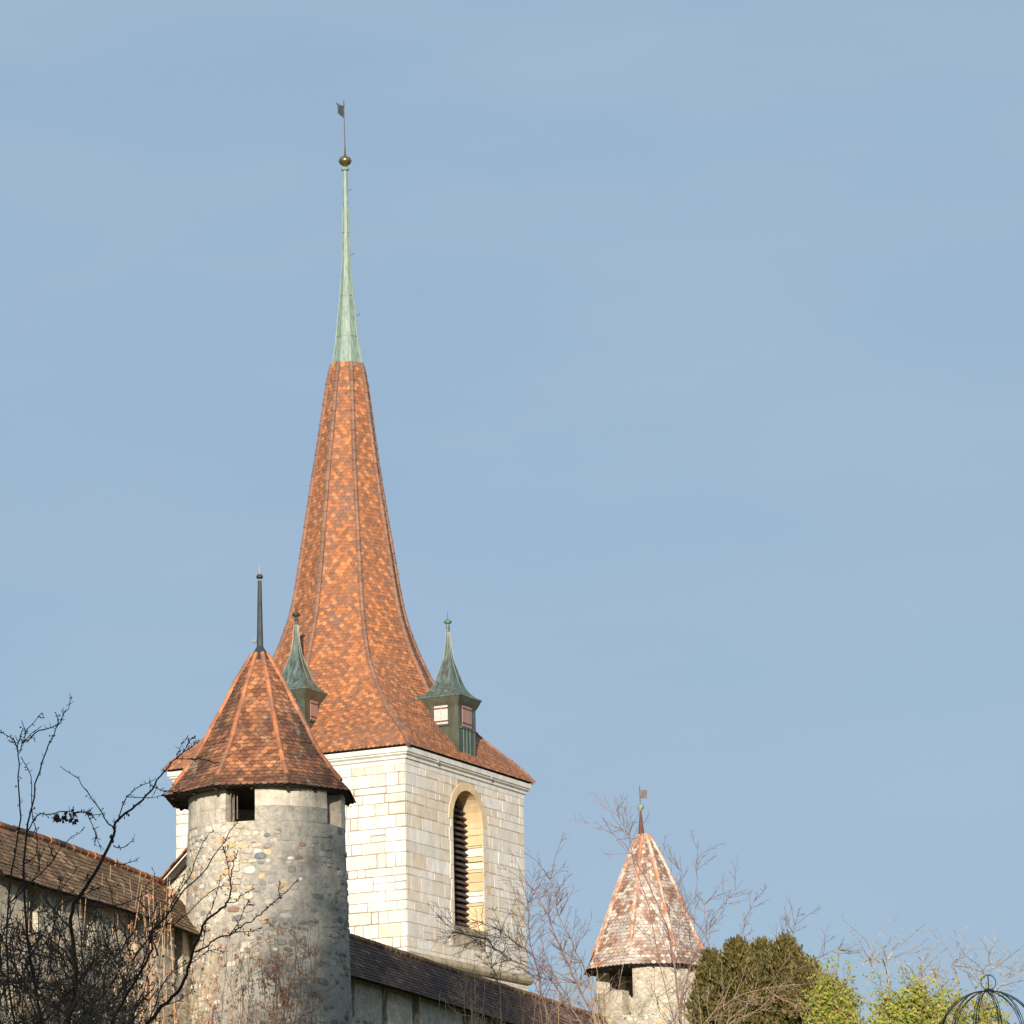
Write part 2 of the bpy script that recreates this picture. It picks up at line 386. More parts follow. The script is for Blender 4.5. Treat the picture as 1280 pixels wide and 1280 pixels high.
M['vane_rust'] = simple('rust_vane_metal', (0.075, 0.05, 0.045), 0.3, 8, 0.5, 0.2)
M['shutter'] = simple('weathered_pink_shutter', (0.34, 0.20, 0.16), 0.15, 10, 0.8, vec=(6, 6, 1))
M['shutter_pale'] = simple('peeling_pale_shutter', (0.55, 0.42, 0.36), 0.2, 7, 0.8, second=(0.72, 0.64, 0.56), vec=(6, 6, 1.5))
M['gutter'] = simple('zinc_gutter', (0.42, 0.42, 0.40), 0.2, 5, 0.45, 0.4)
M['iron'] = simple('black_iron', (0.025, 0.03, 0.035), 0.2, 9, 0.5, 0.4)
M['bark_dark'] = simple('dark_lichen_bark', (0.040, 0.031, 0.025), 0.3, 25, 0.95)
M['twig_brown'] = simple('brown_twig_bark', (0.085, 0.060, 0.042), 0.3, 9, 0.95)
M['bark_grey'] = simple('grey_trunk_bark', (0.16, 0.13, 0.10), 0.3, 12, 0.95)
M['twig_red'] = simple('reddish_twig_bark', (0.235, 0.150, 0.125), 0.25, 5, 0.9)
M['twig_tan'] = simple('tan_twig_bark', (0.36, 0.25, 0.16), 0.2, 5, 0.9)
M['twig_pale'] = simple('pale_lichen_bark', (0.48, 0.43, 0.33), 0.3, 14, 0.9, second=(0.22, 0.15, 0.13))
M['cane'] = simple('dry_straw_cane', (0.50, 0.33, 0.19), 0.2, 4, 0.85)
def leaf_mat(name, stops, trans=0.25):
    m, n, b = mat(name, 0.6, 0, 0.3)
    c = ramp(n, island(n), stops)
    n.links.new(c, b.inputs['Base Color'])
    t = n.nodes.new('ShaderNodeBsdfTranslucent'); n.links.new(c, t.inputs['Color'])
    x = n.nodes.new('ShaderNodeMixShader'); x.inputs[0].default_value = trans
    n.links.new(b.outputs[0], x.inputs[1]); n.links.new(t.outputs[0], x.inputs[2])
    n.links.new(x.outputs[0], n.nodes['Material Output'].inputs[0])
    return m
M['leaf_dry'] = leaf_mat('dry_salmon_leaf', [(0, (0.50, 0.22, 0.11)), (0.5, (0.66, 0.34, 0.19)), (1, (0.55, 0.38, 0.22))])
M['leaf_dead_dark'] = leaf_mat('withered_dark_leaf', [(0, (0.03, 0.025, 0.02)), (1, (0.07, 0.05, 0.035))])
M['leaf_yellow'] = leaf_mat('yellow_green_leaf', [(0, (0.22, 0.30, 0.045)), (0.4, (0.36, 0.42, 0.07)), (0.7, (0.52, 0.50, 0.10)), (1, (0.50, 0.36, 0.10))], 0.35)
M['leaf_thuja'] = leaf_mat('thuja_spray', [(0, (0.05, 0.06, 0.015)), (0.35, (0.11, 0.105, 0.028)), (0.6, (0.17, 0.13, 0.04)), (0.85, (0.24, 0.15, 0.05)), (1, (0.24, 0.23, 0.06))], 0.2)
M['leaf_spruce'] = leaf_mat('spruce_needles', [(0, (0.03, 0.05, 0.02)), (1, (0.06, 0.09, 0.03))], 0.1)
M['ivy'] = leaf_mat('dark_undergrowth_leaf', [(0, (0.03, 0.04, 0.015)), (1, (0.09, 0.09, 0.03))], 0.2)
m, n, b = mat('hillside_grass', 0.95, 0, 0.1)
n.links.new(mix(n, ramp(n, noise(n, 0.35, 8, 0.65), [(0.35, 0.0), (0.65, 1.0)]), (0.06, 0.075, 0.025), (0.13, 0.11, 0.05)), b.inputs['Base Color'])
M['grass'] = m

# ------------------------------------------------------------------ ground
g = MB()
xs = [-3000, -900, -300] + [-120 + 6 * i for i in range(41)] + [300, 900, 3000]
ys = [-3000, -900, -300, -100] + [-40 + 6 * i for i in range(30)] + [220, 350, 499, 501, 900, 3000, 5000]
for y in ys:
    for x in xs: g.v.append((x, y, ground_z(x, y)))
W = len(xs)
for j in range(len(ys) - 1):
    for i in range(W - 1):
        g.f.append((j * W + i, j * W + i + 1, (j + 1) * W + i + 1, (j + 1) * W + i)); g.m.append(0)
o = g.build('ground', M['grass'], smooth=True); o['kind'] = 'structure'

# ------------------------------------------------------------------ tiled roof facets
def tile(mb, P, U, V, N, w, h, thick, rnd, uL=None, uR=None, m=0):
    """beaver-tail tile; P = middle of its tail, V up-slope, U along the course, N out"""
    j = rnd.uniform(-1, 1)
    prof = [(-.49, h), (-.49, .26 * h), (-.36, .09 * h), (-.15, .01 * h), (0, 0), (.15, .01 * h), (.36, .09 * h), (.49, .26 * h), (.49, h)]
    lift = thick * (1.15 + .35 * rnd.random()); tilt = 0.006 * j
    top = []
    for a, v in prof:
        u = a * w
        if uL is not None: u = max(u, uL)
        if uR is not None: u = min(u, uR)
        top.append(P + U * u + V * v + N * (lift * (1 - v / h) + 0.004 + tilt * a))
    i = len(mb.v)
    mb.v.extend(tuple(p) for p in top)
    low = [top[k] - N * thick for k in range(1, 8)]
    mb.v.extend(tuple(p) for p in low)
    mb.f.append(tuple(i + k for k in range(8, -1, -1))); mb.m.append(m)
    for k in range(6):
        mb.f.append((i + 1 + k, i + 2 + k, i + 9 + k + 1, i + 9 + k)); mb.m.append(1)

def tile_facet(mb, lefts, rights, tw, expo, thick, rnd, m=0, skip=None, pat=False):
    """lefts/rights: matching polylines from eave to top (left and right seen from outside)"""
    mids = [(a + b) * .5 for a, b in zip(lefts, rights)]
    seg = [(mids[k + 1] - mids[k]).length for k in range(len(mids) - 1)]
    L = sum(seg)
    nrow = int(L / expo)
    for r in range(nrow):
        s = r * expo; k = 0
        while k < len(seg) - 1 and s > seg[k]:
            s -= seg[k]; k += 1
        t = s / seg[k]
        a = lefts[k].lerp(lefts[k + 1], t); b = rights[k].lerp(rights[k + 1], t)
        V = (mids[k + 1] - mids[k]).normalized()
        U = (b - a); wid = U.length
        if wid < 0.04: continue
        U = U / wid
        N = U.cross(V).normalized(); V = N.cross(U).normalized()
        n = int(wid / tw) + 2
        off = (0.5 if r % 2 else 0.0) * tw
        c = (a + b) * .5
        for q in range(-n // 2 - 1, n // 2 + 2):
            u = q * tw + off + rnd.uniform(-.006, .006)
            if u - tw * .5 > wid * .5 - .01 or u + tw * .5 < -wid * .5 + .01: continue
            P = c + U * u + V * rnd.uniform(-.004, .006)
            if skip and skip(P): continue
            mi = m
            if pat and rnd.random() < (.72 if (q + r % 3) % 3 == 0 else .10): mi = 2
            tile(mb, P, U, V, N, tw, expo * 1.75, thick, rnd, -wid * .5 - u, wid * .5 - u, mi)

def hip_tiles(mb, line, rad, seglen, rnd, m=0, sides=7):
    """overlapping half-round ridge tiles along a polyline (top to bottom order not needed)"""
    seg = [(line[k + 1] - line[k]).length for k in range(len(line) - 1)]
    L = sum(seg); n = max(1, int(L / seglen))
    def pt(s):
        k = 0
        while k < len(seg) - 1 and s > seg[k]:
            s -= seg[k]; k += 1
        return line[k].lerp(line[k + 1], min(1.0, s / seg[k]))
    for q in range(n):
        a = pt(q * L / n); b = pt(min(L, (q + 1.12) * L / n))
        j = rnd.uniform(.94, 1.06)
        mb.tube([a, b], [rad * 1.16 * j, rad * .9 * j], sides, m)

def deck(mb, rings, m=0):
    """closed skin through rings of points (same count)"""
    n = len(rings[0]); base = len(mb.v)
    for r in rings: mb.v.extend(tuple(p) for p in r)
    for i in range(len(rings) - 1):
        for k in range(n):
            k2 = (k + 1) % n
            mb.f.append((base + i * n + k, base + i * n + k2, base + (i + 1) * n + k2, base + (i + 1) * n + k)); mb.m.append(m)
    mb.f.append(tuple(base + k for k in range(n))[::-1]); mb.m.append(m)
    mb.f.append(tuple(base + (len(rings) - 1) * n + k for k in range(n))); mb.m.append(m)

# ------------------------------------------------------------------ church tower
CX, CY, CA = -5.197, 114.398, R_(18.834)       # axis and azimuth of the near corner
def pol(cx, cy, az, r, z): return Vector((cx + r * math.sin(az), cy - r * math.cos(az), z))
church = thing('church_tower', 'tall white stone church tower with slender red tiled spire and green copper tip', 'church tower', (CX, CY, ground_z(CX, CY)))
H = 4.0; ZT = 20.80; ZB = ground_z(CX, CY) - 1
cor = lambda k, h, z: pol(CX, CY, CA + k * PI / 2, h * math.sqrt(2), z)   # k 0 near, 1 right, 2 back, 3 left
rnd = random.Random(4)
# courses shared by both faces
zs = [ZB + 1]
while zs[-1] < ZT: zs.append(zs[-1] + rnd.choice([.24, .29, .33, .38, .43, .50]) * rnd.uniform(.94, 1.05))
zs[-1] = ZT
if zs[-1] - zs[-2] < .15: zs.pop(-2)
WU0, WU1, WZ0, WSP = 3.03, 5.05, 15.97, 19.22     # window opening on the right-hand face (u from the near corner)
WC, WR = (WU0 + WU1) / 2, (WU1 - WU0) / 2
def win_half(z):
    """half width of opening at height z, None outside"""
    if z < WZ0: return None
    if z <= WSP: return WR
    d = WR * WR - (z - WSP) ** 2
    return math.sqrt(d) if d > 0 else None
def face_frame(k):
    a = cor(k, H, 0); b = cor(k + 1, H, 0)
    U = (b - a).normalized(); N = Vector((U.y, -U.x, 0))
    return a, U, N
def ashlar(mb, k, u0, u1, seed, window=False):
    rr = random.Random(seed)
    a, U, N = face_frame(k); Z = Vector((0, 0, 1))
    for c in range(len(zs) - 1):
        z0, z1 = zs[c], zs[c + 1]
        zm = (z0 + z1) / 2
        if z1 < 12.5: continue
        spans = [(u0, u1)]
        if window and z1 > WZ0 - .28 and z0 < WSP + WR + .30:
            h = 0
            for q in range(5):
                zz = z0 + (z1 - z0) * q / 4
                if zz <= WSP: h = max(h, WR + .1)
                else:
                    d = (WR + .22) ** 2 - (zz - WSP) ** 2
                    if d > 0: h = max(h, math.sqrt(d) - .04)
            if h > 0: spans = [(u0, WC - h), (WC + h, u1)]
        for s0, s1 in spans:
            u = s0
            while u < s1 - .02:
                w = rr.choice([.25, .38, .5, .62, .75, .95, 1.3]) * rr.uniform(.85, 1.15) * (1.15 if not window else 1)
                e = min(u + w, s1)
                if s1 - e < .22: e = s1
                # some courses are split in two thin stones
                parts = [(z0, z1)]
                if z1 - z0 > .40 and rr.random() < .22:
                    zc = z0 + (z1 - z0) * rr.uniform(.4, .6); parts = [(z0, zc), (zc, z1)]
                for p0, p1 in parts:
                    gp = rr.uniform(.001, .010) if rr.random() < .8 else rr.uniform(.010, .02); out = rr.uniform(.003, .012)
                    j = lambda s=.012: rr.uniform(-s, s)
                    if window:
                        near = abs((u + e) / 2 - WC) < 2.3
                        pr = .42 if near else .22
                        if near and zm > 19.0: pr = .8
                        if zm < 15.3 and zm > 14.9: pr = .8
                    else: pr = .10
                    x = rr.random()
                    mi = 1 if x < pr else (2 if window and x < pr + .10 and abs((u + e) / 2 - WC) < 1.6 else 0)
                    bw = .012
                    base = [(u + gp, p0 + gp), (e - gp, p0 + gp), (e - gp, p1 - gp), (u + gp, p1 - gp)]
                    pts0 = [a + U * x_ + Z * z_ + N * 0.0 for x_, z_ in base]
                    # eight point slightly irregular face
                    mz, mu = (p0 + p1) / 2, (u + e) / 2
                    fr = [(u + gp + bw + j(), p0 + gp + bw + j()), (mu + j(.05), p0 + gp + bw * .6 + j()), (e - gp - bw + j(), p0 + gp + bw + j()), (e - gp - bw * .6, mz + j(.03)),
                          (e - gp - bw + j(), p1 - gp - bw + j()), (mu + j(.05), p1 - gp - bw * .6 + j()), (u + gp + bw + j(), p1 - gp - bw + j()), (u + gp + bw * .6, mz + j(.03))]
                    ring = [(u + gp, p0 + gp), (mu, p0 + gp), (e - gp, p0 + gp), (e - gp, mz), (e - gp, p1 - gp), (mu, p1 - gp), (u + gp, p1 - gp), (u + gp, mz)]
                    P = [a + U * x_ + Z * z_ - N * .006 for x_, z_ in ring] + [a + U * x_ + Z * z_ + N * out for x_, z_ in fr]
                    F_ = [tuple(range(8, 16))] + [(q, (q + 1) % 8, 8 + (q + 1) % 8, 8 + q) for q in range(8)]
                    mb.mesh(P, F_, mi)
                u = e
wall = MB()
ZU = Vector((0, 0, 1))
for k in (1, 2, 3):
    a, U, N = face_frame(k)
    wall.poly([a + ZU * ZB, a + U * 2 * H + ZU * ZB, a + U * 2 * H + ZU * ZT, a + ZU * ZT], 4)
a, U, N = face_frame(0)
q = lambda u, z, d=0.0: a + U * u + ZU * z - N * d
wall.poly([q(0, ZB), q(WU0, ZB), q(WU0, ZT), q(0, ZT)], 3)
wall.poly([q(WU1, ZB), q(2 * H, ZB), q(2 * H, ZT), q(WU1, ZT)], 3)
wall.poly([q(WU0, ZB), q(WU1, ZB), q(WU1, WZ0), q(WU0, WZ0)], 3)
NA = 20
arch = [(WC - WR * math.cos(PI * i / NA), WSP + WR * math.sin(PI * i / NA)) for i in range(NA + 1)]
for i in range(NA):
    (ua, za), (ub, zb) = arch[i], arch[i + 1]
    wall.poly([q(ua, za), q(ub, zb), q(ub, ZT), q(ua, ZT)], 3)
ashlar(wall, 0, 0, 2 * H, 11, True)
ashlar(wall, 3, 0, 2 * H, 12)
ashlar(wall, 1, 0, 2 * H, 13)
wall.build('wall', [M['lime'], M['cream'], M['ochre'], M['mortar'], M['mortar_dark']], church)
# band course low on the tower
band = MB()
def ring_band(mb, prof, m=0):
    """prof [(offset, z)] bottom to top around the square tower"""
    n = len(prof); base = len(mb.v)
    for off, z in prof:
        for k in range(4): mb.v.append(tuple(cor(k, H + off, z)))
    for i in range(n - 1):
        for k in range(4):
            k2 = (k + 1) % 4
            mb.f.append((base + i * 4 + k, base + i * 4 + k2, base + (i + 1) * 4 + k2, base + (i + 1) * 4 + k)); mb.m.append(m)
ring_band(band, [(.0, 14.58), (.10, 14.62), (.16, 14.70), (.16, 14.76), (.03, 14.90)])
band.build('string_course', M['moss_stone'], church)
cor_ = MB()
ring_band(cor_, [(.012, 20.50), (.022, 20.52), (.022, 20.64), (.08, 20.67), (.08, 20.74), (.16, 20.79), (.13, 20.83), (.19, 20.85), (.19, 20.88), (.20, 20.99), (.10, 21.0)])
cor_.build('cornice', M['white_trim'], church)
for u in (2.0, 5.6):
    gt = MB()
    gt.box(cor(0, H + .2, 20.83) + U * u, U * .02, N * .03, ZU * .06)
    gt.build('gutter_bracket', M['gutter'], church)
# window: reveal, surround, louvres
win = MB()
DEP = 0.74
out_line = [(WU0, WZ0)] + arch + [(WU1, WZ0)]
rr = random.Random(8)
# reveal stones: sequence along the jambs, some replaced by white stone
def reveal_strip(p, q2, m):
    win.poly([q(p[0], p[1], -.026), q(q2[0], q2[1], -.026), q(q2[0], q2[1], DEP), q(p[0], p[1], DEP)], m)
zz = WZ0
jz = [WZ0]
while jz[-1] < WSP - .2: jz.append(jz[-1] + rr.uniform(.28, .5))
jz[-1] = WSP
white_r = [(16.90, 17.25), (17.93, 18.15), (18.33, 18.60)]
zl = sorted(set(jz + [v for w in white_r for v in w]))
for z0, z1 in zip(zl, zl[1:]):
    wr = any(w0 <= (z0 + z1) / 2 <= w1 for w0, w1 in white_r)
    reveal_strip((WU1, z1 - .008), (WU1, z0 + .008), 1 if wr else 0)
    reveal_strip((WU0, z0), (WU0, z1), 0)
for i in range(NA): reveal_strip(arch[i], arch[i + 1], 0)
reveal_strip((WU0, WZ0), (WU1, WZ0), 0)
win_o = win.build('window', [M['ochre'], M['lime'], M['ochre']], church)
sur = MB()
def sur_stone(p4, m=0):
    c = sum((Vector((x, z)) for x, z in p4), Vector((0, 0))) / 4
    ins = [(c.x + (x - c.x) * .97, c.y + (z - c.y) * .975) for x, z in p4]
    P = [q(x, z, .01) for x, z in ins] + [q(x, z, -.030) for x, z in ins]
    sur.mesh(P, [(4, 5, 6, 7)] + [(i, (i + 1) % 4, 4 + (i + 1) % 4, 4 + i) for i in range(4)], m)
for side in (-1, 1):
    z = WZ0
    while z < WSP - .05:
        h = rr.uniform(.3, .48); z1 = min(z + h, WSP)
        if WSP - z1 < .15: z1 = WSP
        w = rr.choice([.14, .18, .24])
        e = WC + side * WR; f_ = e + side * w
        p4 = [(e, z), (f_, z), (f_, z1), (e, z1)] if side > 0 else [(f_, z), (e, z), (e, z1), (f_, z1)]
        sur_stone(p4); z = z1
NV = 11
for i in range(NV):
    t0, t1 = PI * i / NV, PI * (i + 1) / NV
    ro = WR + .27
    sur_stone([(WC + ro * math.cos(t0), WSP + ro * math.sin(t0)), (WC + ro * math.cos(t1), WSP + ro * math.sin(t1)), (WC + WR * math.cos(t1), WSP + WR * math.sin(t1)), (WC + WR * math.cos(t0), WSP + WR * math.sin(t0))][::1], 1)
sur.build('window_surround', [M['cream'], M['ochre']], win_o)
sill = MB()
sill.box(q((WU0 + WU1) / 2, WZ0 - .10, .0), U * (WR + .12), N * .07, ZU * .098)
sill.build('window_sill', M['moss_stone'], win_o)
lv = MB()
z = WZ0 + .05
while z < WSP + WR - .05:
    h = win_half(z + .05)
    if h and h > .08:
        c = q(WC, z + .05, DEP - .14)
        dirv = (N * .11 - ZU * .085)
        lv.box(c, U * (h - .01), dirv, (N * .085 + ZU * .11).normalized() * .014)
    z += .185
lv.build('louvres', M['louvre'], win_o)
bk = MB()
bk.poly([q(WU0 - .1, WZ0 - .1, DEP + .05), q(WU1 + .1, WZ0 - .1, DEP + .05), q(WU1 + .1, WSP + WR + .1, DEP + .05), q(WU0 - .1, WSP + WR + .1, DEP + .05)])
bk.build('window_backing', M['dark_wood'], win_o)

# spire
RC = [(21.03, 6.02), (21.42, 5.64), (21.83, 5.02), (22.2, 4.50), (22.52, 4.08), (23.3, 3.35), (24.12, 2.68), (25.0, 2.25), (26.1, 1.84), (27.1, 1.64), (28.9, 1.36), (30.6, 1.09), (31.9, .89), (33.7, .64), (34.44, .50)]
RM = [(21.03, 4.257), (21.42, 4.03), (21.83, 3.72), (22.2, 3.45), (22.52, 3.25), (23.3, 2.88), (24.12, 2.54), (25.0, 2.17), (26.1, 1.84), (27.1, 1.66), (28.9, 1.38), (30.6, 1.11), (31.9, .91), (33.7, .66), (34.44, .52)]
def spire_pt(k, z, extra=0.0):
    r = lerp_tab(RC if k % 2 == 0 else RM, z) + extra
    t = min(1.0, max(0.0, (z - 21.6) / 3.0))          # the octagon stands slightly twisted on the square tower
    t2 = max(0.0, min(1.0, (34.6 - z) / 4.0)) * t
    return pol(CX - .06 * t2, CY, CA + k * PI / 4 - R_(3.0) * t, r, z)
SZ = [21.03 + .28 * i for i in range(8)] + [23.3 + .45 * i for i in range(12)] + [28.9, 29.8, 30.6, 31.2, 31.9, 32.8, 33.7, 34.44]
dk = MB()
deck(dk, [[spire_pt(k, z, -.06) for k in range(8)] for z in SZ])
dk.poly([cor(k, H + .15, 21.005) for k in (3, 2, 1, 0)])
dk.build('roof_deck', M['dark_wood'], church)
rf = MB(); rnd = random.Random(21)
for k in (-4, -3, -2, -1, 0, 1, 2, 3):
    tile_facet(rf, [spire_pt(k, z) for z in SZ], [spire_pt(k + 1, z) for z in SZ], .158, .118, .016, rnd, pat=True)
roof_o = rf.build('spire_roof', [M['spire_tile'], M['spire_hip'], M['spire_bright']], church)
for k in range(8):
    hp = MB()
    zz_ = SZ if k % 2 == 0 else [z for z in SZ if z > 22.3]
    hip_tiles(hp, [spire_pt(k, z, .015) for z in zz_], .075, .34, rnd)
    hp.build('hip', M['spire_hip'], roof_o)
cop = MB()
cz = [(34.34, .545), (34.42, .51), (34.62, .475), (35.2, .385), (36.05, .305), (36.7, .235), (37.4, .178), (38.15, .135), (39.85, .095), (40.9, .078), (41.12, .075)]
cop.lathe([(r, z) for z, r in cz], (CX, CY, 0), 8, rot=CA)
cop.lathe([(.07, 41.04), (.12, 41.08), (.13, 41.12), (.11, 41.16), (.06, 41.19)], (CX, CY, 0), 14)
cop_o = cop.build('copper_tip', M['verdigris'], church)
sm = MB()
for k in range(8):
    sm.tube([pol(CX, CY, CA + k * PI / 4, r + .004, z) for z, r in cz[1:-2]], [.022, .021, .02, .018, .015, .012, .01, .008], 4)
for z in (35.35, 36.75, 38.9):
    sm.lathe([(lerp_tab(cz, z) + .006, z), (lerp_tab(cz, z + .04) + .006, z + .04)], (CX, CY, 0), 8, rot=CA)
sm.build('seams', M['copper_seam'], cop_o)
for z in (36.15, 38.2, 40.4):
    hk = MB(); r = lerp_tab(cz, z)
    p0 = pol(CX, CY, R_(95), r, z)
    hk.tube([p0, p0 + Vector((.07, 0, -.02)), p0 + Vector((.12, 0, .05))], .014, 5)
    hk.build('hook', M['copper_seam'], cop_o)
tc_ = MB()
tc_.lathe([(.02, 41.14), (.08, 41.24), (.16, 41.29), (.21, 41.37), (.215, 41.42), (.17, 41.50), (.08, 41.55), (.035, 41.60), (.028, 41.85), (.02, 41.9)], (CX, CY, 0), 20)
ball = tc_.build('ball', M['gilt'], church, smooth=True)
po = MB(); po.tube([Vector((CX, CY, 41.6)), Vector((CX - .02, CY, 43.45))], [.02, .012], 6)
po.lathe([(.004, 43.25), (.03, 43.28), (.008, 43.52)], (CX - .02, CY, 0), 6)
pole_o = po.build('vane_pole', M['pole'], church)
vn = MB()
flag = [at(419.5, 127.8, CY - .1), at(425, 131, CY - .05), at(429.3, 132.6, CY), at(429.6, 147.5, CY), at(422.2, 141.5, CY - .08), at(422, 132.5, CY - .08)]
fb = [p + Vector((.0, .012, 0)) for p in flag]
vn.mesh(flag + fb, [tuple(range(6)), tuple(range(11, 5, -1))] + [(i, 6 + i, 6 + (i + 1) % 6, (i + 1) % 6) for i in range(6)])
vn.build('weather_vane', M['vane'], church)

# dormer turrets on the roof
def dormer(k, label):
    """k: 1 right-hand face, -1 left-hand face"""
    azn = CA + k * PI / 4
    Nn = Vector((math.sin(azn), -math.cos(azn), 0)); Uu = Vector((Nn.y, -Nn.x, 0)) * -1   # Uu to the right seen from outside
    c = Vector((CX, CY, 0)) + Nn * 3.47
    d = MB()
    w = .585; zb, zt = 21.22, 23.02
    P = lambda u, n_, z: c + Uu * u + Nn * n_ + ZU * z
    d.mesh([P(-w, w, zb), P(w, w, zb), P(w, w, zt), P(-w, w, zt), P(-w, -w, zb), P(w, -w, zb), P(w, -w, zt), P(-w, -w, zt)],
           [(0, 1, 2, 3)], 1)
    d.mesh([P(-w, w, zb), P(w, w, zb), P(w, w, zt), P(-w, w, zt), P(-w, -w, zb), P(w, -w, zb), P(w, -w, zt), P(-w, -w, zt)],
           [(1, 5, 6, 2), (4, 0, 3, 7), (5, 4, 7, 6)], 0)
    body = d.build('dormer', [M['copper_brown'], M['copper_dark']], church)
    body['label'] = label
    # corner posts and front panel seams
    s = MB()
    for sx in (-1, 1):
        s.box(P(sx * (w - .04), w + .012, (zb + zt) / 2), Uu * .045, Nn * .012, ZU * (zt - zb) / 2)
    for u in (-.22, 0.0, .22):
        s.box(P(u, w + .01, zb + .46), Uu * .012, Nn * .012, ZU * .44)
    s.box(P(0, w + .012, zb + .93), Uu * (w - .1), Nn * .018, ZU * .025)
    for sx in (-1, 1):
        s.box(P(sx * (w + .011), w - .05, (zb + zt) / 2), Uu * .011, Nn * .05, ZU * (zt - zb) / 2)
    s.m = [0 if 12 <= i < 36 else 1 for i in range(len(s.m))]
    s.build('panel_seams', [M['copper_seam'], M['copper_brown']], body)
    # shutters: front and both cheeks
    def shut(cen, A, B, hw, hh, mt):
        sh = MB()
        for sgn in (-1, 1):
            sh.box(cen + A * sgn * hw * .5 + B * .022, A * (hw * .47), B * .014, ZU * hh)
        for zo in (-.7, .7):
            for sgn in (-1, 1):
                sh.box(cen + A * sgn * hw * .55 + B * .042 + ZU * hh * zo, A * (hw * .5), B * .006, ZU * .022, 1)
        so_ = sh.build('shutter', [mt, M['rust_metal']], body)
        fr = MB()
        fr.box(cen + B * .016 - ZU * (hh + .035), A * (hw + .05), B * .03, ZU * .03)
        fr.build('sill', M['copper_dark'], so_)
    shut(P(0, w, zb + 1.32), Uu, Nn, .32, .33, M['shutter'])
    shut(P(-w, .02, zb + 1.34), -Nn, -Uu, .24, .29, M['shutter_pale'] if k > 0 else M['shutter'])
    shut(P(w, .0, zb + 1.32), Nn, Uu, .23, .30, M['shutter'])
    # flared bell roof on a square plan
    prof = [(-.06, .595), (.02, .63), (.12, .68), (.26, .735), (.28, .76), (.32, .745), (.38, .62), (.48, .51), (.60, .425), (.74, .36), (.98, .285), (1.24, .21), (1.48, .145), (1.60, .115), (1.98, .070), (2.45, .043), (2.66, .040)]
    cp = MB(); z0 = zt - .18
    rings = []
    for h_, r in prof:
        rings.append([P(sx * r, sy * r, z0 + h_) for sx, sy in ((-1, 1), (0, .985), (1, 1), (.985, 0), (1, -1), (0, -.985), (-1, -1), (-.985, 0))])
    deck(cp, rings)
    # soft skirt: lower four rings darker
    cp.m = [1 if (i < 8 * 3) else 0 for i in range(len(cp.m))]
    cap = cp.build('bell_roof', [M['copper'], M['copper_brown']], body)
    rib = MB()
    for sx, sy in ((-1, 1), (1, 1), (1, -1), (-1, -1), (0, 1), (-1, 0), (1, 0)):
        rib.tube([P(sx * (r + .003), sy * (r + .003), z0 + h_) for h_, r in prof[4:-1]], .011, 4)
    rib.build('roof_seams', M['copper_brown'], cap)
    sp = MB()
    e = P(-.80 if k > 0 else .80, -.72, z0 + .27)
    sp.box(e, Uu * .14, Nn * .05, ZU * .035)
    sp.build('water_spout', M['verdigris'] if k > 0 else M['lead_tip'], body)
    kb = MB()
    cc = P(0, 0, 0)
    kb.lathe([(.04, z0 + 2.55), (.07, z0 + 2.62), (.045, z0 + 2.66), (.045, z0 + 2.70), (.12, z0 + 2.74), (.125, z0 + 2.78), (.09, z0 + 2.82), (.03, z0 + 2.845), (.010, z0 + 2.87), (.004, z0 + 3.12)], cc, 14)
    kb.build('finial', M['lead'] if k < 0 else M['copper'], body, smooth=True)
dormer(1, 'right copper dormer turret with peeling pale shutter on its sunlit side')
dormer(-1, 'left copper dormer turret half hidden by the round tower roof')

# ------------------------------------------------------------------ round turrets of the town wall
def turret_roof(parent, c, tab, rot, tw, expo, tmat, hmat, hiprad, seed, hips_from=0.0):
    """tab [(z, R)] bottom to top; octagon vertices at rot + 45k"""
    rnd = random.Random(seed)
    V_ = lambda k, z, e=0.0: pol(c.x, c.y, rot + k * PI / 4, lerp_tab(tab, z) + e, z)
    zlist = []
    for (z0, _), (z1, _) in zip(tab, tab[1:]):
        n = max(1, int((z1 - z0) / .3)); zlist += [z0 + (z1 - z0) * i / n for i in range(n)]
    zlist.append(tab[-1][0])
    dk = MB()
    deck(dk, [[V_(k, z, -.05) for k in range(8)] for z in zlist])
    dk.build('roof_deck', M['dark_wood'], parent)
    rf = MB()
    for k in range(8):
        tile_facet(rf, [V_(k, z) for z in zlist], [V_(k + 1, z) for z in zlist], tw, expo, .02, rnd)
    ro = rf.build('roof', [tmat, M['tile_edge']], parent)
    for k in range(8):
        hp = MB()
        hip_tiles(hp, [V_(k, z, .012) for z in zlist if z >= zlist[0] + hips_from], hiprad, .36, rnd)
        hp.build('hip', hmat, ro)
    for k in range(16):
        rafters = MB()
        az = rot + k * PI / 8
        r_ = lerp_tab(tab, zlist[0]) * (.93 if k % 2 == 0 else .86)
        p0 = pol(c.x, c.y, az, r_, zlist[0] - .04); p1 = pol(c.x, c.y, az, r_ * .62, zlist[0] + .35)
        rafters.tube([p0, p1], .045, 4)
        rafters.build('rafter', M['dark_wood'], parent)

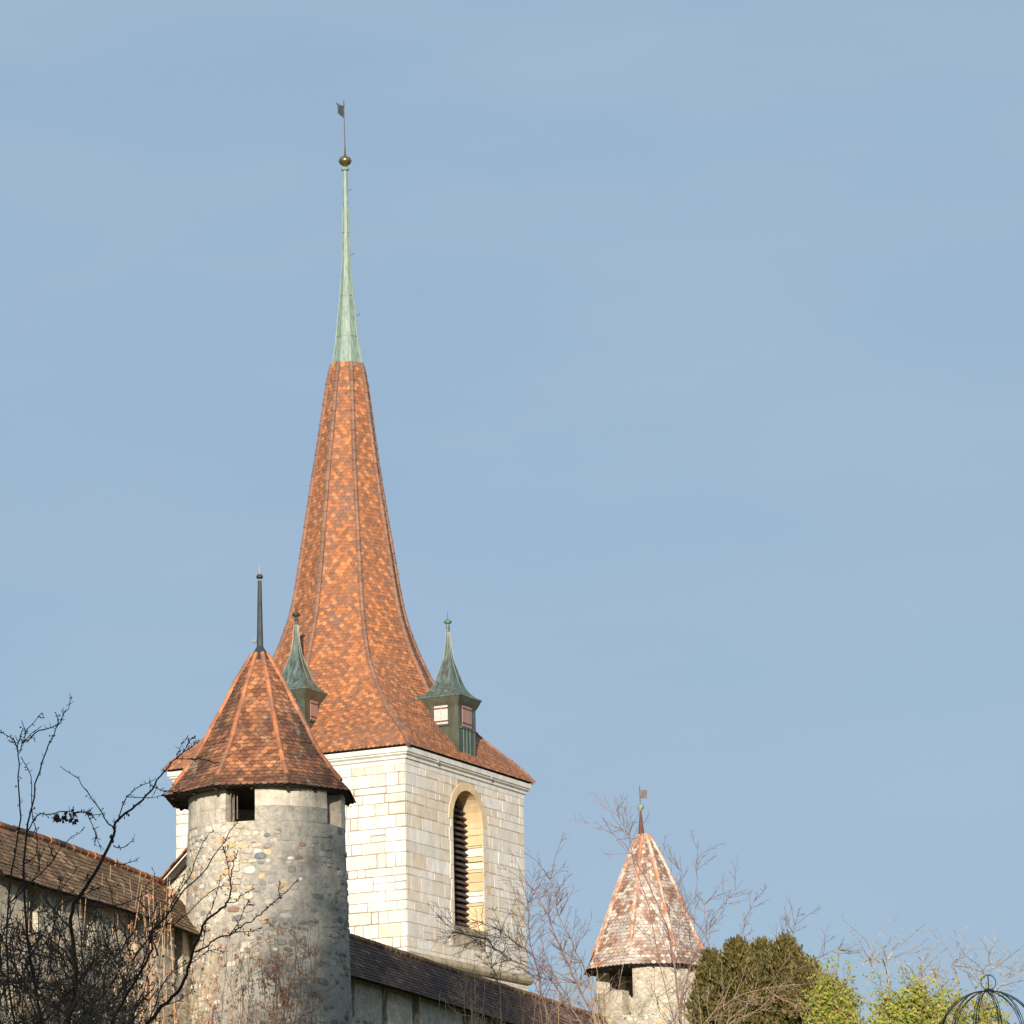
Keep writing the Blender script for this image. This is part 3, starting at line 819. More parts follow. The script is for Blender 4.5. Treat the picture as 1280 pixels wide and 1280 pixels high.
def ring_wall(mb, c, r0, r1, z0, z1, az0, az1, thick, nseg, m=0, jit=0.0):
    """curved wall block between two azimuths, r0 at z0 and r1 at z1"""
    n = nseg; base = len(mb.v)
    for i in range(n + 1):
        az = az0 + (az1 - az0) * i / n
        for r, z in ((r0, z0), (r1, z1), (r1 - thick, z1), (r0 - thick, z0)):
            mb.v.append(tuple(pol(c.x, c.y, az, r, z)))
    for i in range(n):
        b = base + i * 4
        for e in range(4):
            e2 = (e + 1) % 4
            mb.f.append((b + e, b + 4 + e, b + 4 + e2, b + e2)); mb.m.append(m)
    if abs(az1 - az0) < 2 * PI - .01:
        mb.f.append((base, base + 1, base + 2, base + 3)); mb.m.append(m)
        b = base + n * 4
        mb.f.append((b + 3, b + 2, b + 1, b)); mb.m.append(m)

# --- large near turret
TY = 80.0
tw_c = at(333.5, 1000, TY); tr_c = at(326, 985, TY)
turret = thing('round_wall_turret', 'large round rubble turret with brown tiled roof and tall dark spike before the church', 'tower', (tw_c.x, TY, ground_z(tw_c.x, TY)))
z_top = at(333, 975, TY - 1.7).z + .10
z_sill = at(306, 1026.5, TY - 1.65).z
zg = ground_z(tw_c.x, TY) - 1.0
batter = 0.022
RW = 1.715
mw = MB()
c = Vector((tw_c.x, tw_c.y, 0))
mw.uv = lambda v, c=c: ((math.atan2(v[0] - c.x, -(v[1] - c.y))) * 1.72, v[2])
NZ = 26
rr = random.Random(3)
base = len(mw.v)
SEG = 96
rows = [zg + (z_sill - zg) * i / NZ for i in range(NZ + 1)]
ph = [(rr.uniform(0, 6.28), rr.randint(2, 9), rr.uniform(.3, 1.6)) for _ in range(9)]
for z in rows:
    for s_ in range(SEG):
        az = -PI + 2 * PI * s_ / SEG
        bumpy = sum(math.sin(k * az + z * w_ + p) for p, k, w_ in ph) * .0045
        r = RW + (z_sill - z) * batter + bumpy
        mw.v.append(tuple(pol(c.x, c.y, az + 1e-4, r, z)))
for i in range(NZ):
    for s_ in range(SEG):
        s2 = (s_ + 1) % SEG
        mw.f.append((base + i * SEG + s_, base + i * SEG + s2, base + (i + 1) * SEG + s2, base + (i + 1) * SEG + s_)); mw.m.append(0)
mw.f.append(tuple(base + NZ * SEG + s_ for s_ in range(SEG))); mw.m.append(0)
def t_surf(u, z, o):
    az = u / 1.72
    return pol(c.x, c.y, az, RW + (z_sill - z) * batter + o, z)
def t_cls(u, z, r_):
    g = .55 * u + .2 * (z_sill - z) + r_.gauss(0, .22)  # stones turn greyer to the right and below, following the painted shade
    patch = math.sin(u * 2.1 + z * 1.3) + math.sin(u * .9 - z * 2.2 + 1)
    if g < .05: return 1 if r_.random() < .92 else None
    if g < .55: return 2 if r_.random() < .62 else None
    return 3 if r_.random() < (.50 if patch > 0 else .24) else (2 if r_.random() < .06 else None)
rubble_stones(mw, t_surf, -5.3, 5.3, 8.0, z_sill - .01, 44, t_cls)
tw_o = mw.build('wall', [M['rubble'], M['stone_pale'], M['stone_mixed'], M['stone_grey']], turret, smooth=False)
# parapet blocks between the openings
bl = MB(); bl.uv = mw.uv
blocks = [(-80, -27.2), (-4.6, 53), (74, 118), (132, 178), (195, 240), (-110, -92)]
for a0, a1 in blocks[:]:
    # each block is laid up in courses of stones
    zc = z_sill
    hs = (z_top - z_sill)
    for cc_ in range(3):
        z0 = zc + hs * cc_ / 3; z1 = zc + hs * (cc_ + 1) / 3
        az = a0
        while az < a1 - .5:
            e = min(a1, az + rr.uniform(12, 30))
            if a1 - e < 8: e = a1
            g_ = .12
            ring_wall(bl, c, RW + rr.uniform(-.008, .012), RW + rr.uniform(-.008, .008), z0 + .002, z1 - .002, R_(az + (g_ if az > a0 else 0)), R_(e - (g_ if e < a1 else 0)), .32, max(3, int((e - az) / 3)), 1 if cc_ == 0 and rr.random() < .6 else 0)
            az = e
bl.build('parapet', [M['block'], M['rubble']], turret)
sh = MB()
az = R_(-26)
for q_ in range(3):
    p = pol(c.x, c.y, R_(-25.0 + q_ * 1.2), RW - .12 - .09 * q_, (z_top + z_sill) / 2)
    sh.box(p, Vector((.012, 0, 0)), Vector((0, .045, 0)), Vector((0, 0, (z_top - z_sill) / 2 - .05 * q_)))
sh.build('shutter', M['bark_grey'], turret)
# individual field stones standing out of the wall
cob = [(326, 1071, .15, .085, 1), (365, 1073, .085, .045, 0), (377, 1098, .075, .05, 0), (269, 1051, .11, .05, 2), (284, 1069, .09, .05, 2), (333, 1060, .07, .045, 3), (318, 1055, .08, .04, 3), (334, 1045, .08, .06, 1), (352, 1110, .08, .05, 3), (300, 1210, .10, .05, 1), (335, 1218, .12, .06, 1), (352, 1258, .07, .045, 0), (372, 1200, .09, .05, 1), (282, 1090, .14, .07, 2), (250, 1068, .09, .07, 0), (395, 1150, .10, .06, 1), (345, 1188, .07, .04, 0), (348, 1040, .09, .07, 1), (420, 1222, .09, .06, 1)]
for lst, nm, mt in ((0, 'white_stone', 'white_cobble'), (1, 'grey_stone', 'grey_cobble'), (2, 'ochre_stone', 'ochre_cobble'), (3, 'rust_stone', 'rust_cobble')):
    for px, py, w, h, kk in cob:
        if kk != lst: continue
        cm = MB()
        p = at(px, py, TY - 1.6); az = math.asin(max(-.97, min(.97, (p.x - c.x) / 1.8))); r = RW + (z_sill - p.z) * batter
        p = pol(c.x, c.y, az, r - .01, p.z)
        Nn = Vector((math.sin(az), -math.cos(az), 0)); Uu = Vector((math.cos(az), math.sin(az), 0))
        rr2 = random.Random(px)
        pr = [(1.0, 0.0), (.93, .55), (.70, .85), (.35, 1.0)]
        b0 = len(cm.v)
        nn = 12; wob = [rr2.uniform(.85, 1.1) for _ in range(nn)]
        for rad_, dd in pr:
            for k in range(nn):
                t = 2 * PI * k / nn
                cm.v.append(tuple(p + Uu * math.cos(t) * w * rad_ * wob[k] + ZU * math.sin(t) * h * rad_ * wob[k] + Nn * dd * .035))
        for i in range(3):
            for k in range(nn):
                k2 = (k + 1) % nn
                cm.f.append((b0 + i * nn + k, b0 + i * nn + k2, b0 + (i + 1) * nn + k2, b0 + (i + 1) * nn + k)); cm.m.append(0)
        cm.f.append(tuple(b0 + 3 * nn + k for k in range(nn))); cm.m.append(0)
        cm.build(nm, M[mt], tw_o, smooth=True)
rc = Vector((tr_c.x, TY, 0))
zz0 = lambda py, dy=0.0: at(326, py, TY + dy).z
k_ = F / TY * .924
tabT = [(zz0(993, -.75), 116 / k_), (zz0(979, -.75), 104 / k_), (zz0(962, -.7), 91 / k_), (zz0(936, -.5), 72 / k_), (zz0(912), 58.5 / k_), (zz0(880), 41.5 / k_), (zz0(850), 27.5 / k_), (zz0(829), 14.5 / k_), (zz0(818), 9 / k_)]
turret_roof(turret, rc, tabT, R_(22.5 - 2), .148, .105, M['old_tile'], M['orange_hip'], .054, 31, .18)
sk = MB()
zc = zz0(812)
sk.lathe([(.27, zz0(826)), (.10, zz0(811)), (.072, zz0(808)), (.062, zz0(780)), (.044, zz0(728)), (.04, zz0(726))], rc, 12)
sk.lathe([(.04, zz0(724)), (.075, zz0(722)), (.078, zz0(720)), (.04, zz0(718))], rc, 14)
sk_o = sk.build('spike', M['lead'], turret, smooth=False)
tp = MB(); tp.lathe([(.035, zz0(727)), (.04, zz0(723)), (.03, zz0(717)), (.03, zz0(713)), (.006, zz0(703))], rc, 8)
tp.build('spike_tip', M['lead_tip'], sk_o)
kn = MB(); kn.box(Vector((rc.x - .12, TY, zz0(801))), Vector((.04, 0, 0)), Vector((0, .03, 0)), Vector((0, 0, .04)))
kn.build('spike_knob', M['lead'], sk_o)

# --- far turret
T2Y = 112.0
c2 = at(811, 1210, T2Y); c2 = Vector((c2.x, T2Y, 0))
turret2 = thing('round_wall_turret', 'small distant turret with pale lichen mottled tile roof, orange hips and a square vane', 'tower', (c2.x, T2Y, ground_z(c2.x, T2Y)))
z2 = lambda py, dy=0.0: at(808, py, T2Y + dy).z
zt2 = z2(1204, -1.4) + .12; zs2 = z2(1268, -1.5)
RW2 = 1.60
m2 = MB(); m2.uv = lambda v, c=c2: (math.atan2(v[0] - c.x, -(v[1] - c.y)) * 1.6 + 7.3, v[2])
ring_wall(m2, c2, RW2 + .1, RW2, ground_z(c2.x, T2Y) - 1, zs2, -PI, PI, .5, 64)
for a0, a1 in ((-78, -33), (-20, 47), (58, 100), (115, 160), (175, 215), (228, 265)):
    ring_wall(m2, c2, RW2, RW2, zs2, zt2 if a0 != -78 else z2(1239, -.8), R_(a0), R_(a1), .4, 14)
rubble_stones(m2, lambda u, z, o: pol(c2.x, c2.y, u / 1.62, RW2 + .004 + (zs2 - z) * .035 + o, z), -5, 5, 11.0, zs2 - .01, 45, lambda u, z, r_: 1 if r_.random() < .7 else 2)
rubble_stones(m2, lambda u, z, o: pol(c2.x, c2.y, u / 1.62, RW2 + o, z), R_(-19) * 1.62, R_(46) * 1.62, zs2 + .01, zt2 - .01, 46, lambda u, z, r_: 1 if r_.random() < .35 else None)
m2.build('wall', [M['rubble_pale'], M['stone_pale'], M['stone_mixed']], turret2)
k2_ = F / T2Y * .95
tab2 = [(z2(1213, -.3), 80 / k2_), (z2(1203, -.3), 74 / k2_), (z2(1165), 56.5 / k2_), (z2(1122), 40.5 / k2_), (z2(1083), 25 / k2_), (z2(1055), 12 / k2_), (z2(1044), 5 / k2_)]
turret_roof(turret2, Vector((c2.x - .03, T2Y, 0)), tab2, R_(-19 + 45), .15, .115, M['lichen_tile'], M['mottled_hip'], .062, 37, .35)
c2a = Vector((at(801.5, 1040, T2Y).x + .0, T2Y, 0))
s2 = MB(); s2.lathe([(.16, z2(1050)), (.10, z2(1043)), (.028, z2(1014))], c2a, 10)
s2.build('cone', M['rust_metal'], turret2)
s3 = MB(); zb_ = z2(1008.5)
s3.lathe([(.03, zb_ - .13), (.06, zb_ - .12), (.04, zb_ - .10), (.09, zb_ - .06), (.108, zb_), (.09, zb_ + .06), (.03, zb_ + .105)], c2a, 14)
s3.build('ball', M['verdigris'], turret2, smooth=True)
s4 = MB(); s4.tube([Vector((c2a.x, T2Y, zb_)), Vector((c2a.x - .01, T2Y, z2(982)))], .012, 5)
s4.build('vane_pole', M['pole'], turret2)
s5 = MB(); vz = z2(992.5)
s5.box(Vector((c2a.x + .11, T2Y, vz)), Vector((.10, 0, 0)), Vector((0, .01, 0)), Vector((0, 0, .13)))
s5.build('weather_vane', M['vane_rust'], turret2)

# ------------------------------------------------------------------ covered town wall
RZ = at(215, 1110, 80.9).z          # ridge height
EZ = RZ - 1.36          # eave height
print('RZ', RZ)
def wall_run(name, label, line, tmat, wmat, seed, gaps, sillz, open_h, endcap=True):
    """line: ridge polyline [(x,y)] from near to far; outer side is to the right (+x, -y)"""
    root = thing(name, label, 'wall', (line[0][0], line[0][1], ground_z(*line[0])))
    rnd = random.Random(seed)
    pts = [Vector((x, y, 0)) for x, y in line]
    # normals to the right
    nr = []
    for i in range(len(pts)):
        d = (pts[min(i + 1, len(pts) - 1)] - pts[max(i - 1, 0)]).normalized()
        nr.append(Vector((d.y, -d.x, 0)))
    HW = 1.28
    ridge = [p + ZU * RZ for p in pts]
    eave = [p + n_ * HW + ZU * EZ for p, n_ in zip(pts, nr)]
    eave_b = [p - n_ * HW + ZU * EZ for p, n_ in zip(pts, nr)]
    sag = lambda s: .0
    rf = MB()
    for i in range(len(pts) - 1):
        N_ = 5
        for t in range(N_):
            pass
        lefts = [eave[i].lerp(ridge[i], q / 8) - ZU * .05 * math.sin(PI * q / 8) for q in range(9)]
        rights = [eave[i + 1].lerp(ridge[i + 1], q / 8) - ZU * .05 * math.sin(PI * q / 8) for q in range(9)]
        tile_facet(rf, lefts, rights, .185, .145, .022, rnd)
        lefts = [eave_b[i + 1].lerp(ridge[i + 1], q / 2) for q in range(3)]
        rights = [eave_b[i].lerp(ridge[i], q / 2) for q in range(3)]
        tile_facet(rf, lefts, rights, .185, .145, .022, rnd)
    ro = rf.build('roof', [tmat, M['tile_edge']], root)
    rd = MB()
    hip_tiles(rd, [p + ZU * .01 for p in ridge], .085, .38, rnd)
    rd.build('ridge_tiles', M['wall_tile'] if tmat is M['shaded_wall_tile'] else M['old_tile'], ro)
    dk = MB()
    sec = [[e + n_ * -.10 + ZU * .07, r + ZU * -.06, b_ + n_ * .10 + ZU * .07, b_ + n_ * .10 + ZU * .0, r - ZU * .16, e + n_ * -.10 - ZU * .0] for e, r, b_, n_ in zip(eave, ridge, eave_b, nr)]
    deck(dk, sec)
    L = 0
    for i in range(len(pts) - 1):
        n = int((pts[i + 1] - pts[i]).length / .6)
        for q in range(n):
            p = eave[i].lerp(eave[i + 1], q / n)
            r = ridge[i].lerp(ridge[i + 1], q / n)
            dk.tube([p + (r - p) * .12 - ZU * .10, p + (r - p) * .5 - ZU * .16], .05, 4)
    dk.build('roof_timbers', M['dark_wood'], root)
    # outer wall: solid up to sillz, merlons with openings above
    wl = MB()
    wl.uv = lambda v: ((v[0] * .35 + v[1] * .94), v[2])
    OFF = HW - .36; TH = .55
    outer = [p + n_ * OFF for p, n_ in zip(pts, nr)]
    inner = [p + n_ * (OFF - TH) for p, n_ in zip(pts, nr)]
    for i in range(len(pts) - 1):
        a_, b_, c_, d_ = outer[i], outer[i + 1], inner[i + 1], inner[i]
        za, zb = ground_z(a_.x, a_.y) - 1.5, ground_z(b_.x, b_.y) - 1.5
        ns = max(2, int((b_ - a_).length / .7)); nh = 8
        wl.mesh([a_ + ZU * za, b_ + ZU * zb, b_ + ZU * sillz, a_ + ZU * sillz], [(0, 1, 2, 3)])
        wl.mesh([d_ + ZU * za, c_ + ZU * zb, c_ + ZU * sillz, d_ + ZU * sillz], [(3, 2, 1, 0)])
        wl.mesh([a_ + ZU * sillz, b_ + ZU * sillz, c_ + ZU * sillz, d_ + ZU * sillz], [(0, 1, 2, 3)])
        if i == 0:
            wl.mesh([a_ + ZU * za, a_ + ZU * sillz, d_ + ZU * sillz, d_ + ZU * za], [(0, 1, 2, 3)])
        # merlons
        Ln = (b_ - a_).length; s = 0.0
        U_ = (b_ - a_) / Ln; V_ = Vector((U_.y, -U_.x, 0))
        per = 2.35
        while s < Ln:
            e = min(Ln, s + per - gaps)
            mid = a_ + U_ * ((s + e) / 2) - V_ * TH / 2
            wl.box(mid + ZU * ((sillz + EZ + .25) / 2), U_ * ((e - s) / 2), V_ * (TH / 2 - .002), ZU * ((EZ + .25 - sillz) / 2 - .001))
            s = e + gaps
    for i in range(len(pts) - 1):
        a_, b_ = outer[i], outer[i + 1]; U_ = (b_ - a_).normalized(); V_ = Vector((U_.y, -U_.x, 0)); Ln = (b_ - a_).length
        pale_ = wmat is M['rubble_pale']
        rubble_stones(wl, lambda u, z, o: a_ + U_ * u + V_ * o + ZU * z, 0, Ln, 8.5, sillz - .01, seed + i, lambda u, z, r_: ((1 if r_.random() < .7 else 2) if pale_ else 3) if r_.random() < .7 else None, .12, .24)
    wl.build('wall', [wmat, M['stone_pale'], M['stone_mixed'], M['stone_grey']], root)
    # timber back boarding that closes the wall walk
    bb = MB()
    for i in range(len(pts) - 1):
        a_ = pts[i] - nr[i] * .9; b_ = pts[i + 1] - nr[i + 1] * .9
        bb.mesh([a_ + ZU * (sillz - 1.6), b_ + ZU * (sillz - 1.6), b_ + ZU * (EZ + .4), a_ + ZU * (EZ + .4)], [(0, 1, 2, 3)])
    bb.build('back_boarding', M['dark_wood'], root)
    return root
def ridge_xy(px, py):
    p = at(px, py, 100.0); k = (RZ - CAMZ) / (p.z - CAMZ)
    return (p.x * k, 100.0 * k)
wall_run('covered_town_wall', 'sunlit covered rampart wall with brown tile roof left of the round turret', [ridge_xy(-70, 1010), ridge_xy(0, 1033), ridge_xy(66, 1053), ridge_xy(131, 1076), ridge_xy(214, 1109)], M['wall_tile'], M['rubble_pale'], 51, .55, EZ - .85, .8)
wall_run('covered_town_wall', 'shaded covered rampart wall with dark tile roof between the two turrets', [ridge_xy(300, 1130), ridge_xy(440, 1172), ridge_xy(507, 1194), ridge_xy(580, 1219), ridge_xy(658, 1243), ridge_xy(760, 1276), ridge_xy(800, 1288)], M['shaded_wall_tile'], M['rubble_green'], 52, .55, EZ - .85, .8)

# plastered wing between wall roof and turret with sloping tile coping
wing = thing('sloping_wing_wall', 'short plastered wing wall with sloping red tile coping against the round turret', 'wall', (at(232, 1110, 80.6).x, 80.6, ground_z(-7, 80)))
wm = MB(); wm.uv = lambda v: (v[0] + 3.1, v[2])
out = [at(203, 1104, 80.4), at(236, 1066, 80.4), at(262, 1066, 80.4), at(285, 1290, 80.4), at(225, 1290, 80.4)]
bk_ = [p + Vector((0, .45, 0)) for p in out]
wm.mesh(out + bk_, [(4, 3, 2, 1, 0), (5, 6, 7, 8, 9)] + [(i, (i + 1) % 5, 5 + (i + 1) % 5, 5 + i) for i in range(5)])
wm.build('wall', M['rubble_pale'], wing)
cpm = MB(); rnd = random.Random(77)
A_, B_ = at(201, 1106, 80.25), at(238, 1064, 80.25)
sd = (B_ - A_).normalized(); nn_ = Vector((-sd.z, 0, sd.x))
cpm.box((A_ + B_) / 2 + Vector((0, .3, 0)) + nn_ * .02, sd * ((B_ - A_).length / 2), Vector((0, .36, 0)), nn_ * .012, 1)
for row in range(2):
    n = 7
    for i in range(n):
        p = A_ + (B_ - A_) * ((i + .5) / n) + Vector((0, .0 + row * .35, 0)) + nn_ * (.07 + .02 * rnd.random())
        cpm.box(p, sd * ((B_ - A_).length / n * .52), Vector((0, .19, 0)), nn_ * .014, 0)
cpm.box((A_ + B_) / 2 + Vector((0, .02, 0)) - nn_ * .075, sd * ((B_ - A_).length / 2 - .02), Vector((0, .05, 0)), nn_ * .05, 2)
cpm.build('coping', [M['old_tile'], M['cream'], M['dark_wood']], wing)

# ------------------------------------------------------------------ plants
def wander(rnd, p, d, L, n, jit, up_=0.0, curve=None):
    pts = [p.copy()]; d = d.normalized(); st = L / n
    for i in range(n):
        d = (d + Vector((rnd.gauss(0, jit), rnd.gauss(0, jit), rnd.gauss(0, jit))) + ZU * up_ + (curve or Vector())).normalized()
        pts.append(pts[-1] + d * st)
    return pts
def branchy(mb, rnd, pts, r0, r1, lev, nch, lratio, spread, jit, up_, rmin, sides=4, tips=None, spur=0.0):
    n = len(pts)
    mb.tube(pts, [r0 + (r1 - r0) * (i / (n - 1)) ** .8 for i in range(n)], sides if r0 > .012 else 3, cap=False)
    L = sum((pts[i + 1] - pts[i]).length for i in range(n - 1))
    if spur:
        for q in range(int(L * spur)):
            i = rnd.randrange(0, n - 1); p = pts[i].lerp(pts[i + 1], rnd.random())
            d = (pts[i + 1] - pts[i]).normalized()
            e = (d * .5 + Vector((rnd.gauss(0, .7), rnd.gauss(0, .7), rnd.gauss(0, .7)))).normalized()
            l_ = rnd.uniform(.012, .035)
            mb.tube([p, p + e * l_], [.0035, .002], 3, cap=False)
    if lev <= 0:
        if tips is not None: tips.append(pts[-1])
        return
    for c_ in range(max(1, int(nch * rnd.uniform(.7, 1.3)))):
        t = rnd.uniform(.22, .98); i = min(n - 2, int(t * (n - 1))); p = pts[i].lerp(pts[i + 1], t * (n - 1) - i)
        d = (pts[i + 1] - pts[i]).normalized()
        side = Vector((rnd.gauss(0, 1), rnd.gauss(0, 1), rnd.gauss(0, 1))); side = (side - d * side.dot(d)).normalized()
        nd = (d + side * spread * rnd.uniform(.6, 1.3)).normalized()
        l_ = L * lratio * rnd.uniform(.55, 1.2) * (1.15 - .5 * t)
        rr_ = max(rmin, (r0 + (r1 - r0) * t) * .6)
        m_ = max(4, int(6 * l_ / max(.3, l_)) )
        ch = wander(rnd, p, nd, l_, 6, jit, up_)
        branchy(mb, rnd, ch, rr_, rmin, lev - 1, nch * .75, lratio, spread, jit, up_, rmin, sides, tips, spur)

def px_line(pts, Y, dY=0.0):
    n = len(pts)
    return [at(x, y, Y + dY * i / max(1, n - 1)) for i, (x, y) in enumerate(pts)]
def densify(pts, rnd, n=3, jit=.01):
    out = []
    for i in range(len(pts) - 1):
        p0 = pts[max(0, i - 1)]; p1 = pts[i]; p2 = pts[i + 1]; p3 = pts[min(len(pts) - 1, i + 2)]
        for q in range(n):
            t = q / n
            v = .5 * ((2 * p1) + (p2 - p0) * t + (2 * p0 - 5 * p1 + 4 * p2 - p3) * t * t + (3 * p1 - p0 - 3 * p2 + p3) * t ** 3)
            out.append(v + Vector((rnd.gauss(0, jit), rnd.gauss(0, jit), rnd.gauss(0, jit))))
    out.append(pts[-1]); return out
def leaf(mb, rnd, p, s, el=1.6, m=0, droop=0.0):
    d = Vector((rnd.gauss(0, 1), rnd.gauss(0, 1), rnd.gauss(0, .8) - droop)).normalized()
    w = d.orthogonal().normalized(); w.rotate(Matrix.Rotation(rnd.uniform(0, 6.28), 3, d))
    k = d.cross(w) * .15
    mb.poly([p, p + (d * .5 + w * .32 / el * 1.3) * s + k * s, p + d * s * 1.0, p + (d * .5 - w * .32 / el * 1.3) * s + k * s], m)

# foreground thorny bush, dark against the wall -------------------------------------------------
FY = 22.0
bush = thing('thorny_bare_bush', 'dark leafless thorny bush with arching branches at the lower left in the foreground', 'bush', (at(110, 1500, FY).x, FY, ground_z(-2.5, FY)))
rnd = random.Random(5)
tr = MB()
bx0 = at(110, 1500, FY); zg0 = ground_z(bx0.x, FY)
traced = [
    ([(30, 1330), (12, 1230), (8, 1150), (15, 1090), (25, 1024), (23, 985), (23.6, 945), (28, 930), (31, 916), (28, 903)], 2.6, .7, 0.3),
    ([(23, 939), (16, 924), (8, 918), (-6, 914)], 1.4, .7, .2),
    ([(31, 926), (49, 914), (70.5, 906), (80, 893), (90, 872)], 1.5, .6, -.3),
    ([(60, 1330), (38, 1200), (29.5, 1103), (33, 1044), (39, 1011), (49, 965), (60.7, 932), (70.5, 912), (70.5, 893)], 3.0, .7, -.4),
    ([(34, 1040), (46, 1021), (65.6, 1016), (95, 1014), (111.6, 1016), (120, 1026)], 1.5, .6, -.3),
    ([(26, 945), (39, 971), (40, 1008), (46, 1050), (50, 1090)], .9, 1.1, .2),
    ([(70, 1420), (82, 1300), (96, 1215), (88, 1160), (93.5, 1129), (111.6, 1103), (131, 1067), (143, 1044), (144.4, 1029), (164, 1011), (184, 994.6), (197, 975), (210, 958), (226, 942), (241, 921)], 5.0, .7, -.8),
    ([(228, 940), (238, 935), (246, 928)], .9, .5, .05),
    ([(221, 947), (226, 933), (232, 924)], .8, .5, .05),
    ([(143, 1034), (131, 1024), (115, 998), (98.5, 975), (75, 957.5)], 1.6, .6, .5),
    ([(147.7, 1027), (154, 1004), (170.7, 986), (192, 975)], 1.5, .6, .2),
    ([(141, 1057), (154, 1060), (167, 1050)], 1.2, .6, .2),
    ([(131, 1073), (151, 1080), (174, 1071.7)], 1.2, .6, -.2),
    ([(10, 1130), (33, 1109), (59, 1083), (82, 1053), (103, 1037)], 1.7, .6, -.2),
    ([(120, 1420), (150, 1330), (185, 1280), (202, 1259), (222, 1239), (234.5, 1217), (239, 1198), (247, 1173), (258.5, 1149), (276.7, 1135), (284.5, 1127), (288.7, 1114), (288.7, 1100), (291, 1082), (296, 1066)], 4.6, .8, -.6),
    ([(243, 1190), (258, 1183), (272.5, 1172), (286.6, 1169), (300.6, 1159), (320, 1147), (333, 1137), (350, 1120), (373, 1099)], 1.9, .7, .4),
    ([(284.5, 1128), (293.6, 1126.7), (303.5, 1118), (318, 1110)], 1.1, .6, .2),
    ([(258, 1149), (268, 1128), (273, 1105), (280, 1092)], 1.0, .5, .2),
    ([(90, 1420), (130, 1300), (160, 1240), (181, 1204), (190, 1187), (187, 1165), (205, 1148), (232, 1112), (258, 1085), (280, 1050), (300, 1022)], 3.2, .7, -.5),
    ([(205, 1150), (222, 1118), (240, 1090), (252, 1055), (267, 1040)], 1.2, .6, .3),
    ([(186, 1166), (205, 1156), (225, 1150), (262, 1115), (280, 1107)], 1.3, .6, .2),
    ([(93, 1128), (130, 1133), (165, 1125), (200, 1108), (232, 1092)], 1.3, .6, .5),
    ([(88, 1160), (60, 1130), (45, 1105), (20, 1085), (0, 1078)], 2.0, .7, .5),
    ([(96, 1215), (70, 1180), (40, 1165), (10, 1160), (-10, 1165)], 2.0, .8, .4),
    ([(110, 1290), (60, 1250), (20, 1230), (-10, 1222)], 2.2, .8, .4),
    ([(205, 1256), (225, 1250), (240, 1238), (238, 1225)], 1.0, .5, .2),
    ([(160, 1242), (150, 1215), (128, 1185), (118, 1150)], 1.4, .6, .2),
    ([(185, 1282), (200, 1240), (215, 1215), (246, 1195), (258, 1160)], 1.6, .6, .3),
]
pxm = FY / F
roots = []
for pts, w0, w1, dy in traced:
    L_ = densify(px_line(pts, FY + rnd.uniform(-.5, .5) + (0.0), dy), rnd, 3, .004)
    if pts[0][1] > 1300: 
        L_ = [Vector((bx0.x + rnd.uniform(-.15, .15), FY + rnd.uniform(-.2, .2), zg0 - .1))] + L_
    n = len(L_)
    rad = [pxm * (w0 + (w1 - w0) * i / (n - 1)) * .62 for i in range(n)]
    tr.tube(L_, rad, 6, cap=True)
    # spurs / thorns
    for i in range(1, n - 1):
        for q_ in range(rnd.choice([1, 2, 3])):
            d = (L_[i + 1] - L_[i]).normalized()
            p = L_[i].lerp(L_[i + 1], rnd.random())
            e = (d * .6 + Vector((rnd.gauss(0, .8), rnd.gauss(0, .5), rnd.gauss(0, .8)))).normalized()
            l_ = pxm * rnd.uniform(2.5, 6.5)
            tr.tube([p, p + e * l_ * .6, p + e * l_ + ZU * l_ * .25], [pxm * .5, pxm * .38, pxm * .3], 3)
            if rnd.random() < .3:
                tr.tube([p + e * l_ * .8, p + e * l_ * 1.15], [pxm * .9, pxm * .6], 5)
        if rnd.random() < .10 and w0 > 1.3:
            d = (L_[i + 1] - L_[i]).normalized()
            sd_ = Vector((rnd.gauss(0, 1), rnd.gauss(0, .4), rnd.gauss(.3, 1))).normalized()
            ch = wander(rnd, L_[i], (d + sd_).normalized(), pxm * rnd.uniform(18, 55), 6, .16, .02)
            branchy(tr, rnd, ch, pxm * .8, pxm * .4, 1, 3, .45, .9, .16, .02, pxm * .38, 4, None, 35)
# knots
for x, y, s in ((143, 1036, 4), (139, 1046, 4.5), (141, 1052, 3), (22, 1036, 3), (161, 1019, 2.5), (20, 983, 2)):
    p = at(x, y, FY - .3)
    tr.tube([p - ZU * pxm * s * .7, p, p + ZU * pxm * s * .7], [pxm * .5, pxm * s * .62, pxm * .5], 6)
trunk_o = tr.build('branches', M['bark_dark'], bush)
tg = MB()
# tangled inner twigs in the lower left corner
for q_ in range(165):
    x = rnd.uniform(-15, 200); y = rnd.uniform(1190, 1330)
    if x > 110 and rnd.random() < .5: continue
    p = at(x, y, FY + rnd.uniform(-.8, 1.2))
    d = Vector((rnd.gauss(.05, .55), rnd.gauss(0, .3), rnd.uniform(.35, 1.0)))
    ch = wander(rnd, p, d, pxm * rnd.uniform(50, 125), 7, .18, .02)
    branchy(tg, rnd, ch, pxm * rnd.uniform(.9, 1.5), pxm * .45, 2, 4.2, .45, .95, .2, .01, pxm * .38, 4, None, 22)
tg.build('twigs', M['twig_brown'], bush)
lf = MB()
for x, y in ((70, 1017), (72, 1021), (79, 1020), (80, 1024), (90, 1017), (92, 1022), (94, 1025)):
    p = at(x, y, FY - .3)
    for _ in range(5): leaf(lf, rnd, p + Vector((rnd.gauss(0, .008), rnd.gauss(0, .01), rnd.gauss(0, .008))), pxm * 7.5, 1.2, 0, .7)
lf.build('withered_leaves', M['leaf_dead_dark'], bush)
print('bush', len(tr.f) + len(tg.f))

